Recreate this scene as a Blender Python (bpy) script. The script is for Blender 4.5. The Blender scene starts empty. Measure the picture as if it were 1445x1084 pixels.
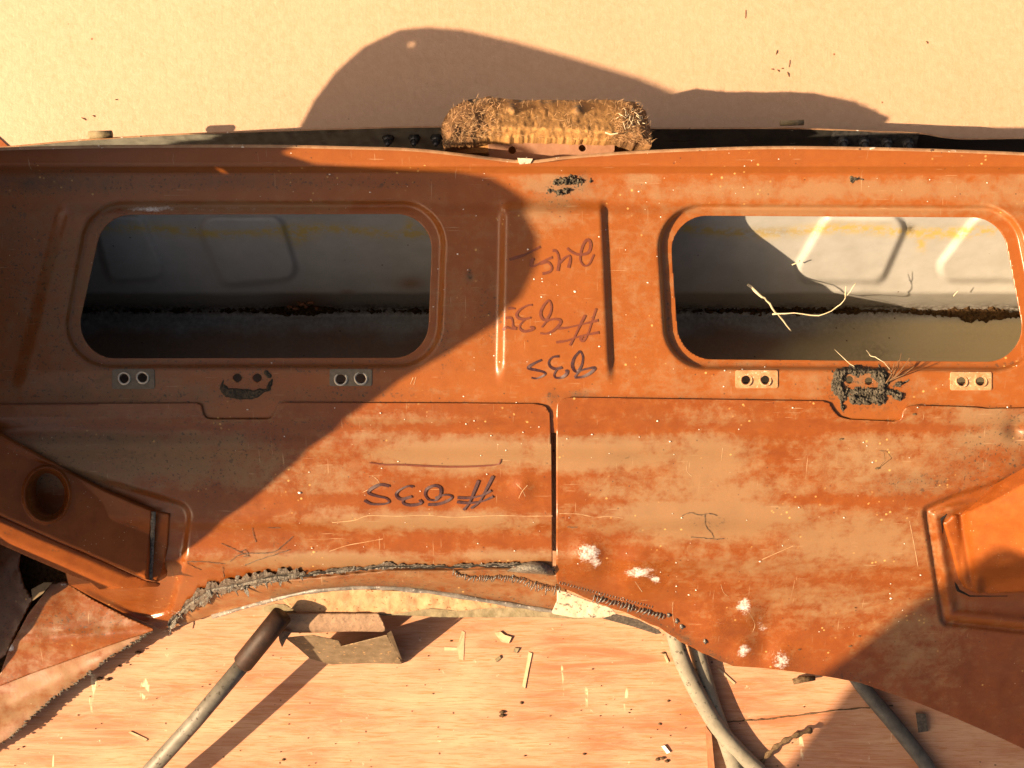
import bpy, bmesh, math, random
import numpy as np
from mathutils import Vector

# ------------------------------------------------------------------ camera, sky, sun, exposure
SC = bpy.context.scene
COL = SC.collection
ZS = 1.8                              # one step of measured height is 1.8 mm
CAM_H, REF = 1820 + 180 * ZS, 180.0 * ZS   # millimetres: camera height above the plywood, height where 1 photo pixel is 1 mm
SUN_TAN, SUN_SIDE = 0.4545 * ZS, 0.22     # sun: rise per mm towards -x, and sideways drift
cam = bpy.data.cameras.new('camera'); camo = bpy.data.objects.new('camera', cam); COL.objects.link(camo)
camo.location = (0, 0, CAM_H / 1000); cam.sensor_width = 36.0
cam.lens = 36.0 * (CAM_H - REF) / 1445.0
cam.clip_start = 0.05; cam.clip_end = 100
SC.camera = camo
sdir = Vector((-1, -SUN_SIDE, SUN_TAN)).normalized()
ELEV = math.asin(sdir.z)
wd = bpy.data.worlds.new('World'); SC.world = wd; wd.use_nodes = True
wn = wd.node_tree.nodes; bg = wn['Background']
sky = wn.new('ShaderNodeTexSky'); sky.sky_type = 'NISHITA'; sky.sun_disc = False
sky.sun_elevation = ELEV; sky.sun_rotation = math.atan2(sdir.x, sdir.y)
sky.air_density = .8; sky.dust_density = 5.0; sky.ozone_density = .6
wd.node_tree.links.new(sky.outputs[0], bg.inputs[0]); bg.inputs[1].default_value = 0.066
sl = bpy.data.lights.new('sun', 'SUN'); sl.energy = 5.0; sl.angle = math.radians(0.55); sl.color = (1.0, 0.83, 0.66)
slo = bpy.data.objects.new('sun', sl); COL.objects.link(slo)
slo.rotation_euler = sdir.to_track_quat('Z', 'Y').to_euler()
SC.view_settings.view_transform = 'Standard'; SC.view_settings.look = 'None'
SC.view_settings.exposure = 1.10; SC.view_settings.gamma = 1.0
SC.view_settings.use_white_balance = True; SC.view_settings.white_balance_temperature = 8400; SC.view_settings.white_balance_tint = 10

rng = np.random.default_rng(7); random.seed(7)

# ------------------------------------------------------------------ measuring helpers (photo pixels + height in mm -> metres)
def W(px, py, z):
    z = np.asarray(z, float) * ZS
    s = (CAM_H - np.asarray(z, float)) / (CAM_H - REF) / 1000.0
    return (np.asarray(px, float) - 722.5) * s, (542.0 - np.asarray(py, float)) * s, np.asarray(z, float) / 1000.0
def V(px, py, z):
    x, y, zz = W(px, py, z); return Vector((float(x), float(y), float(zz)))
def smooth(t):
    t = np.clip(t, 0, 1); return t * t * (3 - 2 * t)
def vnoise(px, py, cell, seed=0):
    r = np.random.default_rng(seed + 1000); G = r.random((256, 256))
    x = np.asarray(px, float) / cell + 37.3; y = np.asarray(py, float) / cell + 11.7
    xi = np.floor(x).astype(int); yi = np.floor(y).astype(int); fx = x - xi; fy = y - yi
    fx = fx * fx * (3 - 2 * fx); fy = fy * fy * (3 - 2 * fy)
    g = lambda a, b: G[a % 256, b % 256]
    return (g(xi, yi) * (1 - fx) + g(xi + 1, yi) * fx) * (1 - fy) + (g(xi, yi + 1) * (1 - fx) + g(xi + 1, yi + 1) * fx) * fy
def fbm(px, py, cell, seed=0, octv=4):
    v, a, t = 0, 1.0, 0
    for o in range(octv):
        v = v + a * vnoise(px, py, cell / 2 ** o, seed + o * 17); t += a; a *= .55
    return v / t
def blobs(px, py, lst, k=1.0):
    v = np.zeros_like(np.asarray(px, float))
    for cx, cy, rx, ry, a in lst:
        d = ((px - cx) / rx / k) ** 2 + ((py - cy) / ry / k) ** 2
        v = np.maximum(v, a * np.exp(-d * .9))
    return v
def sdpoly(px, py, P):
    P = np.asarray(P, float); n = len(P)
    d = np.full(px.shape, 1e18); inside = np.zeros(px.shape, bool)
    for i in range(n):
        ax, ay = P[i]; bx, by = P[(i + 1) % n]
        ex, ey = bx - ax, by - ay; L = ex * ex + ey * ey + 1e-12
        wx, wy = px - ax, py - ay
        t = np.clip((wx * ex + wy * ey) / L, 0, 1)
        dx, dy = wx - ex * t, wy - ey * t
        d = np.minimum(d, dx * dx + dy * dy)
        c = (ay > py) != (by > py)
        if ey != 0:
            inside ^= c & (px < ex * (py - ay) / ey + ax)
    d = np.sqrt(d); return np.where(inside, -d, d)
def inset(P, r):
    P = [Vector(p) for p in P]; n = len(P); out = []
    area = sum(P[i].x * P[(i + 1) % n].y - P[(i + 1) % n].x * P[i].y for i in range(n)); s = 1 if area > 0 else -1
    for i in range(n):
        a, b, c = P[i - 1], P[i], P[(i + 1) % n]
        d1 = (b - a).normalized(); d2 = (c - b).normalized()
        n1 = Vector((-d1.y, d1.x)) * s; n2 = Vector((-d2.y, d2.x)) * s
        m = (n1 + n2); k = r / max(.2, (1 + n1.dot(n2)) ) ; out.append(b + m * k)
    return out
def sdround(px, py, P, r):
    return sdpoly(px, py, inset(P, r)) - r
def polyd(px, py, L):
    """distance to an open polyline"""
    d = np.full(np.shape(px), 1e18)
    for (ax, ay), (bx, by) in zip(L[:-1], L[1:]):
        ex, ey = bx - ax, by - ay; q = ex * ex + ey * ey + 1e-9
        t = np.clip(((px - ax) * ex + (py - ay) * ey) / q, 0, 1)
        d = np.minimum(d, (px - ax - ex * t) ** 2 + (py - ay - ey * t) ** 2)
    return np.sqrt(d)
def spline(pts, n=8):
    P = [Vector(p) for p in pts]; out = []
    for i in range(len(P) - 1):
        a, b, c, d = P[max(i - 1, 0)], P[i], P[i + 1], P[min(i + 2, len(P) - 1)]
        for k in range(n):
            t = k / n
            out.append(.5 * ((2 * b) + (c - a) * t + (2 * a - 5 * b + 4 * c - d) * t * t + (3 * b - a - 3 * c + d) * t ** 3))
    out.append(P[-1]); return out

# ------------------------------------------------------------------ object helpers
def tag(o, label=None, cat=None, group=None, kind=None):
    if label: o['label'] = label
    if cat: o['category'] = cat
    if group: o['group'] = group
    if kind: o['kind'] = kind
    return o
def empty(name, loc=(0, 0, 0)):
    o = bpy.data.objects.new(name, None); o.location = loc; o.empty_display_size = .05; COL.objects.link(o); return o
def link(name, verts, faces, mat, parent=None, sm=False, wear=None, org=None):
    """one mesh object; verts in world metres"""
    verts = np.asarray(verts, float).reshape(-1, 3)
    if org is None:
        org = np.array(parent_world(parent)) if parent else np.zeros(3)
    org = np.asarray(org, float)
    me = bpy.data.meshes.new(name); me.from_pydata((verts - org).tolist(), [], [tuple(int(i) for i in f) for f in faces]); me.update()
    if sm: me.polygons.foreach_set('use_smooth', np.ones(len(me.polygons), bool))
    if wear is not None:
        a = me.color_attributes.new('wear', 'FLOAT_COLOR', 'POINT'); a.data.foreach_set('color', np.asarray(wear, np.float32).ravel())
    me.materials.append(mat)
    o = bpy.data.objects.new(name, me); COL.objects.link(o)
    if parent: o.parent = parent
    else: o.location = org
    return o
def parent_world(p):
    v = Vector((0, 0, 0))
    while p: v += p.location; p = p.parent
    return v
class MB:
    """collects small shapes into one mesh"""
    def __init__(s): s.v, s.f = [], []
    def add(s, verts, faces):
        b = len(s.v); s.v += [tuple(v) for v in verts]; s.f += [tuple(b + i for i in f) for f in faces]
    def tube(s, pts, r, n=8, cap=True, flat=1.0):
        P = [Vector(p) for p in pts]; m = len(P); R = r if hasattr(r, '__len__') else [r] * m
        vs, fs = [], []
        for i in range(m):
            t = (P[min(i + 1, m - 1)] - P[max(i - 1, 0)]).normalized()
            u = t.cross(Vector((0, 0, 1)));  u = u.normalized() if u.length > 1e-4 else Vector((1, 0, 0))
            w = u.cross(t).normalized()
            for k in range(n):
                a = 2 * math.pi * k / n; vs.append(P[i] + u * (R[i] * math.cos(a)) + w * (R[i] * flat * math.sin(a)))
        for i in range(m - 1):
            for k in range(n):
                fs.append((i * n + k, i * n + (k + 1) % n, (i + 1) * n + (k + 1) % n, (i + 1) * n + k))
        if cap: fs.append(tuple(range(n))[::-1]); fs.append(tuple((m - 1) * n + k for k in range(n)))
        s.add(vs, fs)
    def prism(s, top, bot):
        n = len(top); s.add(list(top) + list(bot), [tuple(range(n)), tuple(range(2 * n - 1, n - 1, -1))] + [(i, n + i, n + (i + 1) % n, (i + 1) % n) for i in range(n)])
    def lump(s, c, r, seed=0, sub=2, squash=.7, rough=.35):
        bm = bmesh.new(); bmesh.ops.create_icosphere(bm, subdivisions=sub, radius=1); rr = random.Random(seed)
        ph = [Vector((rr.uniform(-3, 3), rr.uniform(-3, 3), rr.uniform(-3, 3))) for _ in range(4)]
        r = r if hasattr(r, '__len__') else (r, r, r * squash)
        for v in bm.verts:
            k = 1 + rough * sum(math.sin(2.3 * v.co.dot(p) + p.x) for p in ph) / 3 + rr.uniform(-.08, .08)
            v.co = Vector((v.co.x * r[0], v.co.y * r[1], v.co.z * r[2])) * k
        s.add([Vector(c) + v.co for v in bm.verts], [[v.index for v in f.verts] for f in bm.faces]); bm.free()
    def build(s, name, mat, parent=None, sm=False, org=None): return link(name, s.v, s.f, mat, parent, sm, org=org)

def sheet(name, ext, step, sd, zf, mat, parent, wearf=None, thick=1.6, sm=True, org=None):
    """pressed sheet: a grid cut cleanly along sd(px,py)=0, lifted to zf, with a folded-down edge of its own thickness"""
    x0, y0, x1, y1 = ext
    nx = int((x1 - x0) / step) + 1; ny = int((y1 - y0) / step) + 1
    gx = x0 + step * np.arange(nx); gy = y0 + step * np.arange(ny)
    X, Y = np.meshgrid(gx, gy); D = sd(X, Y); D = np.where(np.abs(D) < 1e-6, 1e-6, D)
    ins = D < 0
    idx = -np.ones(ins.shape, int); idx[ins] = np.arange(ins.sum())
    PX = list(X[ins]); PY = list(Y[ins])
    a, b, c, d = ins[:-1, :-1], ins[:-1, 1:], ins[1:, 1:], ins[1:, :-1]
    cnt = a.astype(int) + b + c + d
    full = cnt == 4
    J, I = np.nonzero(full)
    faces = np.stack([idx[J, I], idx[J + 1, I], idx[J + 1, I + 1], idx[J, I + 1]], 1).tolist()
    cut = {}
    def cross(p, q):
        k = (p, q) if p < q else (q, p)
        if k not in cut:
            d0, d1 = D[p], D[q]; t = d0 / (d0 - d1)
            cut[k] = len(PX); PX.append(X[p] + (X[q] - X[p]) * t); PY.append(Y[p] + (Y[q] - Y[p]) * t)
        return cut[k]
    J, I = np.nonzero((cnt > 0) & (cnt < 4))
    for j, i in zip(J.tolist(), I.tolist()):
        cs = [(j, i), (j + 1, i), (j + 1, i + 1), (j, i + 1)]; poly = []
        for k in range(4):
            p, q = cs[k], cs[(k + 1) % 4]
            if ins[p]: poly.append(int(idx[p]))
            if ins[p] != ins[q]: poly.append(cross(p, q))
        if len(poly) >= 3: faces.append(poly)
    PX = np.array(PX); PY = np.array(PY); Z = zf(PX, PY)
    wear = wearf(PX, PY) if wearf else None
    x, y, z = W(PX, PY, Z); verts = np.stack([x, y, z], 1)
    if thick > 0:
        ec = {}
        for f in faces:
            for k in range(len(f)):
                e = (f[k], f[(k + 1) % len(f)]); r = (e[1], e[0])
                if r in ec: del ec[r]
                else: ec[e] = 1
        mp = {}; nv = len(verts); extra = []
        for (p, q) in ec:
            for k in (p, q):
                if k not in mp: mp[k] = nv + len(extra); extra.append(verts[k] - np.array([0, 0, thick / 1000]))
            faces.append((q, p, mp[p], mp[q]))
        if extra:
            verts = np.vstack([verts, np.array(extra)])
            if wear is not None: wear = np.vstack([wear, wear[list(mp.keys())]])
    return link(name, verts, faces, mat, parent, sm, wear, org)

# ------------------------------------------------------------------ materials
class N:
    def __init__(s, name):
        s.m = bpy.data.materials.new(name); s.m.use_nodes = True; s.t = s.m.node_tree; s.b = s.t.nodes['Principled BSDF']
        s.co = s.t.nodes.new('ShaderNodeTexCoord').outputs['Object']
    def put(s, sock, v):
        if hasattr(v, 'is_output'): s.t.links.new(v, sock)
        elif hasattr(v, '__len__') and len(v) == 3 and sock.type == 'RGBA': sock.default_value = (*v, 1)
        else: sock.default_value = v
    def map(s, sc, rot=(0, 0, 0), vec=None):
        n = s.t.nodes.new('ShaderNodeMapping'); s.t.links.new(vec or s.co, n.inputs[0]); n.inputs['Scale'].default_value = sc; n.inputs['Rotation'].default_value = rot; return n.outputs[0]
    def noise(s, scale, detail=4, rough=.55, vec=None, dist=0.0):
        n = s.t.nodes.new('ShaderNodeTexNoise'); s.t.links.new(vec or s.co, n.inputs['Vector'])
        n.inputs['Scale'].default_value = scale; n.inputs['Detail'].default_value = detail; n.inputs['Roughness'].default_value = rough; n.inputs['Distortion'].default_value = dist
        return n.outputs['Fac']
    def vor(s, scale, out='Distance', vec=None):
        n = s.t.nodes.new('ShaderNodeTexVoronoi'); s.t.links.new(vec or s.co, n.inputs['Vector']); n.inputs['Scale'].default_value = scale; return n.outputs[out]
    def rng(s, v, a, b, c=0.0, d=1.0):
        n = s.t.nodes.new('ShaderNodeMapRange'); n.clamp = True; s.put(n.inputs[0], v)
        for k, q in zip((1, 2, 3, 4), (a, b, c, d)): s.put(n.inputs[k], q)
        return n.outputs[0]
    def op(s, o, a, b=0.0):
        n = s.t.nodes.new('ShaderNodeMath'); n.operation = o; s.put(n.inputs[0], a); s.put(n.inputs[1], b); return n.outputs[0]
    def mul(s, *v):
        r = v[0]
        for q in v[1:]: r = s.op('MULTIPLY', r, q)
        return r
    def mix(s, f, a, b, mode='MIX'):
        n = s.t.nodes.new('ShaderNodeMix'); n.data_type = 'RGBA'; n.blend_type = mode; s.put(n.inputs[0], f); s.put(n.inputs[6], a); s.put(n.inputs[7], b); return n.outputs[2]
    def wear(s, name='wear'):
        n = s.t.nodes.new('ShaderNodeAttribute'); n.attribute_name = name
        q = s.t.nodes.new('ShaderNodeSeparateColor'); s.t.links.new(n.outputs['Color'], q.inputs[0]); return q.outputs[0], q.outputs[1], q.outputs[2], n.outputs['Alpha']
    def bump(s, h, strength, dist=.001, prev=None):
        n = s.t.nodes.new('ShaderNodeBump'); s.put(n.inputs['Height'], h); s.put(n.inputs['Strength'], strength); n.inputs['Distance'].default_value = dist
        if prev is not None: s.t.links.new(prev, n.inputs['Normal'])
        return n.outputs[0]
    def out(s, col, rough=.5, metal=0.0, nrm=None, spec=.5, **k):
        s.put(s.b.inputs['Base Color'], col); s.put(s.b.inputs['Roughness'], rough); s.put(s.b.inputs['Metallic'], metal); s.b.inputs['Specular IOR Level'].default_value = spec
        if nrm is not None: s.t.links.new(nrm, s.b.inputs['Normal'])
        for a, b in k.items(): s.put(s.b.inputs[a], b)
        return s.m

def paint_material(name, clean, deep, dusty, k=1.0):
    m = N(name); du, gr, ba, al = m.wear()
    big = m.noise(9, 5, .6); mid = m.noise(46, 9, .72, dist=.25); fine = m.noise(420, 4, .7); gran = m.noise(150, 6, .75)
    streak = m.op('MAXIMUM', m.mul(m.noise(30, 7, .66, m.map((.45, 2.6, 1), (0, 0, .08)), .25), .98), m.mul(m.noise(30, 7, .66, m.map((.5, 2.4, 1), (0, 0, .75)), .25), .93))
    base = m.mix(m.rng(mid, .35, .68, 1 - k, 1.0), deep, clean)
    base = m.mix(m.rng(big, .42, .66, 0, .35 * k), base, (.27, .058, .012))
    dm = m.rng(m.op('ADD', m.op('ADD', m.op('ADD', m.mul(mid, .85), m.mul(streak, .45)), m.mul(gran, .35)), m.op('SUBTRACT', m.mul(du, .62), .60)), .37, .65)
    dm = m.op('MULTIPLY', dm, m.rng(fine, .25, .75, .7, 1.0))
    base = m.mix(m.rng(gran, .3, .7, 0, .45 * k), base, (.20, .055, .016)); base = m.mix(m.rng(m.noise(17, 6, .7), .5, .68, 0, .3 * k), base, (.20, .07, .025))
    col = m.mix(m.mul(dm, .78), base, m.mix(m.rng(fine, .3, .7), dusty, (dusty[0] * .8, dusty[1] * .82, dusty[2] * .85)))
    # dark grime: soft film plus pin-size specks
    spk = m.op('MAXIMUM', m.rng(m.noise(260, 2, .5), .60, .68), m.mul(m.rng(m.noise(95, 3, .6), .62, .68), .8))
    gm = m.op('MAXIMUM', m.mul(gr, m.rng(m.op('ADD', m.mul(mid, .6), m.mul(gran, .4)), .32, .62, .15, 1.0), .9), m.mul(m.rng(gr, .04, .3), spk, .85))
    col = m.mix(gm, col, (.045, .034, .022))
    # pale and dark specks all over
    vd = m.vor(150); vc = m.vor(150, 'Color')
    sp = m.t.nodes.new('ShaderNodeSeparateColor'); m.t.links.new(vc, sp.inputs[0])
    pale = m.mul(m.rng(vd, .08, .13, 1, 0), m.rng(sp.outputs[0], .97, .975))
    dark = m.mul(m.rng(vd, .12, .2, 1, 0), m.rng(sp.outputs[1], .94, .95))
    och = m.mul(m.rng(m.vor(95), .10, .2, 1, 0), m.rng(m.noise(16, 4, .6), .585, .63)); col = m.mix(m.mul(och, .8), col, (.62, .36, .12))
    col = m.mix(m.mul(pale, .75), col, (.62, .50, .36)); col = m.mix(m.mul(dark, .7), col, (.06, .03, .018))
    # hair scratches
    s1 = m.noise(22, 2, .5, m.map((1, 24, 1), (0, 0, .5))); s2 = m.noise(18, 2, .5, m.map((26, 1, 1), (0, 0, .35)))
    sc = m.mul(m.op('MAXIMUM', m.rng(s1, .705, .73), m.rng(s2, .715, .735)), m.rng(m.noise(14, 2), .45, .6), .5)
    col = m.mix(sc, col, (.50, .34, .2))
    # scuffed bare patches; their white also stands in for sun glints
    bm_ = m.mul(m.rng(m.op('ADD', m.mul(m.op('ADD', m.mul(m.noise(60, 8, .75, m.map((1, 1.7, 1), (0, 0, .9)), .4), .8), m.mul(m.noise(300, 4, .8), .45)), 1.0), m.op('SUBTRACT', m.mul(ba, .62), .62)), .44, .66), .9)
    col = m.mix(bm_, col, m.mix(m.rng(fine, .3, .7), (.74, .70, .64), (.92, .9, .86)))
    rough = m.rng(dm, 0, 1, .29, .68); rough = m.op('MAXIMUM', rough, m.mul(gm, .6)); rough = m.mul(rough, m.rng(ba, .1, .8, 1.0, .62))
    n1 = m.bump(m.noise(900, 2), .10, .0004); n2 = m.bump(mid, .22, .0022, n1)
    n3 = m.bump(m.noise(260, 3, .6), m.mul(m.rng(ba, .3, .8), .5), .003, n2)
    return m.out(col, rough, 0.0, n3, .5)
M = {}
M['paint'] = paint_material('orange_body_paint', (.29, .080, .017), (.20, .047, .009), (.31, .19, .092))
M['paint_upper'] = paint_material('orange_body_paint_upper', (.315, .094, .022), (.24, .060, .012), (.31, .17, .078), .5)
def arm_paint():
    m = N('arm_paint'); mid = m.noise(40, 4, .6); fine = m.noise(330, 3)
    col = m.mix(m.rng(mid, .35, .7), (.23, .055, .011), (.30, .078, .016))
    col = m.mix(m.rng(m.noise(90, 4, .7), .62, .72, 0, .7), col, (.10, .045, .02))
    vd = m.vor(170); pale = m.mul(m.rng(vd, .08, .15, 1, 0), m.rng(m.noise(23, 1), .55, .6)); col = m.mix(m.mul(pale, .6), col, (.6, .45, .3))
    return m.out(col, m.rng(fine, .3, .7, .36, .5), 0, m.bump(mid, .3, .002), .3)
M['arm'] = arm_paint()
def lip():
    m = N('chipped_lip'); n = m.noise(60, 4, .65); col = m.mix(m.rng(n, .4, .65), (.34, .17, .085), (.46, .26, .14))
    col = m.mix(m.rng(m.noise(55, 4, .7), .64, .68), col, (.80, .74, .62))
    col = m.mix(m.rng(m.noise(120, 3), .66, .72), col, (.10, .05, .03)); return m.out(col, .6, 0, m.bump(n, .4, .002))
M['lip'] = lip()
def white():
    m = N('white_inner_paint'); ru, di, gl, al = m.wear(); n = m.noise(30, 5, .6); f = m.noise(200, 3)
    col = m.mix(m.rng(n, .3, .7), (.36, .35, .325), (.43, .42, .395))
    col = m.mix(m.mul(ru, m.rng(n, .2, .6, .75, 1)), col, m.mix(m.rng(f, .3, .7), (.30, .12, .035), (.20, .075, .02)))
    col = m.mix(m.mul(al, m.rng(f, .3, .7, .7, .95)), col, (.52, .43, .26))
    col = m.mix(m.mul(gl, m.rng(m.noise(70, 4, .7), .38, .56)), col, (.50, .36, .12))
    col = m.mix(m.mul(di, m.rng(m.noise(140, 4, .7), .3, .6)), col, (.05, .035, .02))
    vd = m.vor(70); vc = m.vor(70, 'Color'); sp = m.t.nodes.new('ShaderNodeSeparateColor'); m.t.links.new(vc, sp.inputs[0])
    col = m.mix(m.mul(m.rng(vd, .07, .12, 1, 0), m.rng(sp.outputs[0], .86, .87)), col, (.09, .05, .03))
    return m.out(col, .45, 0, m.bump(n, .2, .002))
M['white'] = white()
def rail():
    m = N('black_rail_paint'); du, gr, ba, al = m.wear(); n = m.noise(60, 5, .6); st = m.noise(30, 4, .6, m.map((.3, 3, 2)))
    col = m.mix(m.mul(du, m.rng(n, .3, .6, .6, 1)), (.012, .011, .012), (.34, .335, .28))  # grey dust, also standing in for sunlight on the left end
    col = m.mix(m.rng(m.noise(75, 4, .65, m.map((.5, 1.5, 1.5))), .67, .71), col, (.5, .46, .4))
    return m.out(col, m.rng(st, .3, .7, .25, .5), 0, m.bump(n, .3, .001))
M['rail'] = rail()
def felt():
    m = N('rusty_felt'); n = m.noise(26, 5, .65); f = m.noise(500, 3, .7); w = m.noise(14, 3)
    a, b, c, d = m.wear()
    col = m.mix(m.rng(f, .3, .7), (.36, .17, .06), (.50, .27, .11))
    col = m.mix(m.mul(a, m.rng(n, .3, .6, .6, 1)), col, m.mix(m.rng(f, .35, .65), (.12, .06, .035), (.26, .14, .075)))
    col = m.mix(m.mul(b, m.rng(m.noise(120, 3), .35, .55)), col, (.10, .085, .07))
    return m.out(col, .95, 0, m.bump(f, m.rng(a, 0, .5, .35, .9), .003, m.bump(n, m.rng(a, 0, .5, .2, .6), .01)), .1)
M['felt'] = felt()
def plain(name, c1, c2, sc=60, rough=.6, metal=0.0, bump=.4, bd=.002, spec=.4, c3=None, t3=.62):
    m = N(name); n = m.noise(sc, 5, .62); col = m.mix(m.rng(n, .32, .68), c1, c2)
    if c3: col = m.mix(m.rng(m.noise(sc * 2.3, 4, .65), t3, t3 + .07), col, c3)
    return m.out(col, rough, metal, m.bump(n, bump, bd), spec)
M['sealant'] = plain('grey_seam_sealant', (.045, .038, .031), (.20, .17, .135), 220, .40, 0, .9, .003, .5, (.40, .36, .31), .62)
M['rib'] = plain('dark_glossy_ribs', (.035, .030, .027), (.17, .145, .12), 260, .24, 0, .6, .002, .6, (.42, .38, .34), .60)
M['bead'] = plain('streaked_bead', (.09, .08, .07), (.27, .235, .20), 60, .45, 0, .8, .003, .5, (.62, .57, .50), .60)
M['crack'] = plain('open_crack', (.006, .005, .004), (.02, .015, .012), 200, .9)
M['torn'] = plain('torn_dark_edge', (.035, .028, .022), (.13, .10, .075), 240, .6, 0, .8, .002)
M['flake'] = plain('rust_flake_orange', (.42, .23, .115), (.54, .33, .19), 70, .85, 0, .6, .003, .2, (.20, .09, .04), .60)
M['olive'] = plain('olive_backing', (.20, .155, .085), (.30, .24, .15), 80, .85, 0, .6, .003, .2, (.12, .08, .045), .66)
M['scrap'] = plain('dusty_scrap', (.155, .11, .065), (.235, .17, .105), 55, .8, 0, .5, .003, .2, (.42, .25, .12), .60)
M['scale'] = plain('pink_scale', (.37, .23, .145), (.28, .18, .12), 120, .85, 0, .8, .002, .2, (.17, .10, .06), .60)
M['bare'] = plain('bare_primer', (.56, .42, .29), (.66, .53, .39), 60, .7, 0, .4, .002, .3, (.16, .12, .09), .57)
M['mud'] = plain('dry_mud', (.040, .033, .025), (.125, .105, .078), 160, .95, 0, 1.0, .004, .1, (.24, .205, .15), .60)
M['tar'] = plain('dark_residue', (.030, .022, .014), (.085, .062, .038), 120, .7, 0, .9, .003, .3)
M['steel'] = plain('worn_bright_steel', (.50, .42, .32), (.66, .58, .46), 150, .38, .7, .3, .001)
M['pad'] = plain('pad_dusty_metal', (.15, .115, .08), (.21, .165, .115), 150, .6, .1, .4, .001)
M['padlit'] = plain('pad_scuffed_sunlit', (.38, .16, .065), (.48, .28, .15), 110, .55, 0, .5, .001, .4, (.60, .44, .30), .58)  # paler copy for the right pads, sunlight put into the colour
M['bolt'] = plain('bolt_black_oxide', (.03, .03, .033), (.11, .105, .10), 160, .4, .4, .5, .001)
M['rod'] = plain('grey_rod', (.13, .115, .09), (.22, .195, .155), 45, .55, .1, .5, .001, .4, (.07, .055, .04), .58)
M['sleeve'] = plain('rusty_sleeve', (.020, .010, .006), (.048, .020, .011), 60, .6, .1, .4, .002)
M['hose'] = plain('dusty_rubber_hose', (.20, .175, .13), (.29, .255, .195), 40, .8, 0, .5, .002, .2, (.085, .07, .05), .60)
M['blackhose'] = plain('black_hose', (.06, .052, .045), (.13, .115, .095), 60, .6, 0, .5, .002, .4)
M['straw'] = plain('dry_straw', (.62, .50, .31), (.74, .64, .45), 90, .7, 0, .3, .001)
M['twig'] = plain('dead_rootlets', (.11, .055, .025), (.20, .11, .055), 90, .8)
M['soil'] = plain('dirt_litter', (.030, .018, .010), (.12, .068, .032), 180, .95, 0, 1.0, .004, .1)
M['bark'] = plain('bark', (.075, .045, .025), (.20, .13, .075), 150, .9, 0, 1.0, .004, .1)
M['chip'] = plain('pale_chips', (.50, .32, .18), (.62, .44, .28), 90, .8, 0, .4, .001)
M['strip'] = plain('rusty_strip', (.16, .055, .022), (.28, .11, .045), 70, .7, .1, .6, .002)
M['fleck'] = plain('pale_flecks', (.74, .70, .62), (.84, .80, .74), 90, .6)
def ink(name, c1, c2):
    m = N(name); n = m.noise(240, 3, .6); return m.out(m.mix(m.rng(n, .3, .7), c1, c2), .45)
M['ink_brown'] = ink('faded_marker_ink', (.125, .030, .016), (.18, .045, .02))
M['ink_dark'] = ink('dark_marker_ink', (.026, .010, .014), (.085, .026, .022))
def cardboard():
    m = N('cardboard'); n = m.noise(95, 5, .65); f = m.noise(700, 2, .6); big = m.noise(5, 3)
    w = m.t.nodes.new('ShaderNodeTexWave'); w.wave_type = 'BANDS'; w.bands_direction = 'X'; w.inputs['Scale'].default_value = 55; w.inputs['Distortion'].default_value = .6; m.t.links.new(m.co, w.inputs[0])
    col = m.mix(m.rng(n, .3, .7), (.52, .305, .190), (.59, .365, .245)); col = m.mix(m.rng(f, .35, .7, 0, .35), col, (.42, .26, .14))
    col = m.mix(m.rng(big, .35, .7, 0, .35), col, (.57, .36, .235))
    vd = m.vor(26); vc = m.vor(26, 'Color'); sp = m.t.nodes.new('ShaderNodeSeparateColor'); m.t.links.new(vc, sp.inputs[0])
    col = m.mix(m.mul(m.rng(vd, .03, .06, 1, 0), m.rng(sp.outputs[0], .86, .87)), col, (.20, .09, .04))
    return m.out(col, m.rng(n, .3, .7, .40, .55), 0, m.bump(n, .45, .002, m.bump(w.outputs['Fac'], .02, .001, m.bump(f, .3, .0008))), .5)
M['card'] = cardboard()
def plywood():
    m = N('plywood'); g = m.noise(9, 10, .74, m.map((.6, 5.0, 1), (0, 0, -.03)), 1.3); f = m.noise(75, 7, .7, m.map((.30, 5, 1), (0, 0, .02)), .5); b = m.noise(7, 4, .6, m.map((.6, 1.6, 1)))
    col = m.mix(m.rng(g, .40, .60), (.39, .148, .076), (.53, .262, .160)); col = m.mix(m.rng(b, .42, .66, 0, .75), col, (.59, .355, .225))
    col = m.mix(m.rng(f, .5, .62, 0, .7), col, (.42, .155, .05)); col = m.mix(m.rng(m.noise(28, 4, .6, m.map((.25, 11, 1)), .4), .66, .72, 0, .55), col, (.28, .15, .075))
    col = m.mix(m.rng(m.noise(55, 4, .7), .66, .75, 0, .8), col, (.74, .60, .42))
    pt = m.mul(m.rng(m.noise(9, 3, .5, m.map((5, .8, 1))), .70, .73), m.rng(m.noise(60, 3), .4, .5)); col = m.mix(m.mul(pt, .8), col, (.76, .62, .40))
    vd = m.vor(42); vc = m.vor(42, 'Color'); sp = m.t.nodes.new('ShaderNodeSeparateColor'); m.t.links.new(vc, sp.inputs[0])
    col = m.mix(m.mul(m.rng(vd, .06, .10, 1, 0), m.rng(sp.outputs[0], .80, .81)), col, (.12, .06, .03))
    return m.out(col, .62, 0, m.bump(g, .35, .003, m.bump(f, .3, .0015)), .3)
M['ply'] = plywood()
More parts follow.
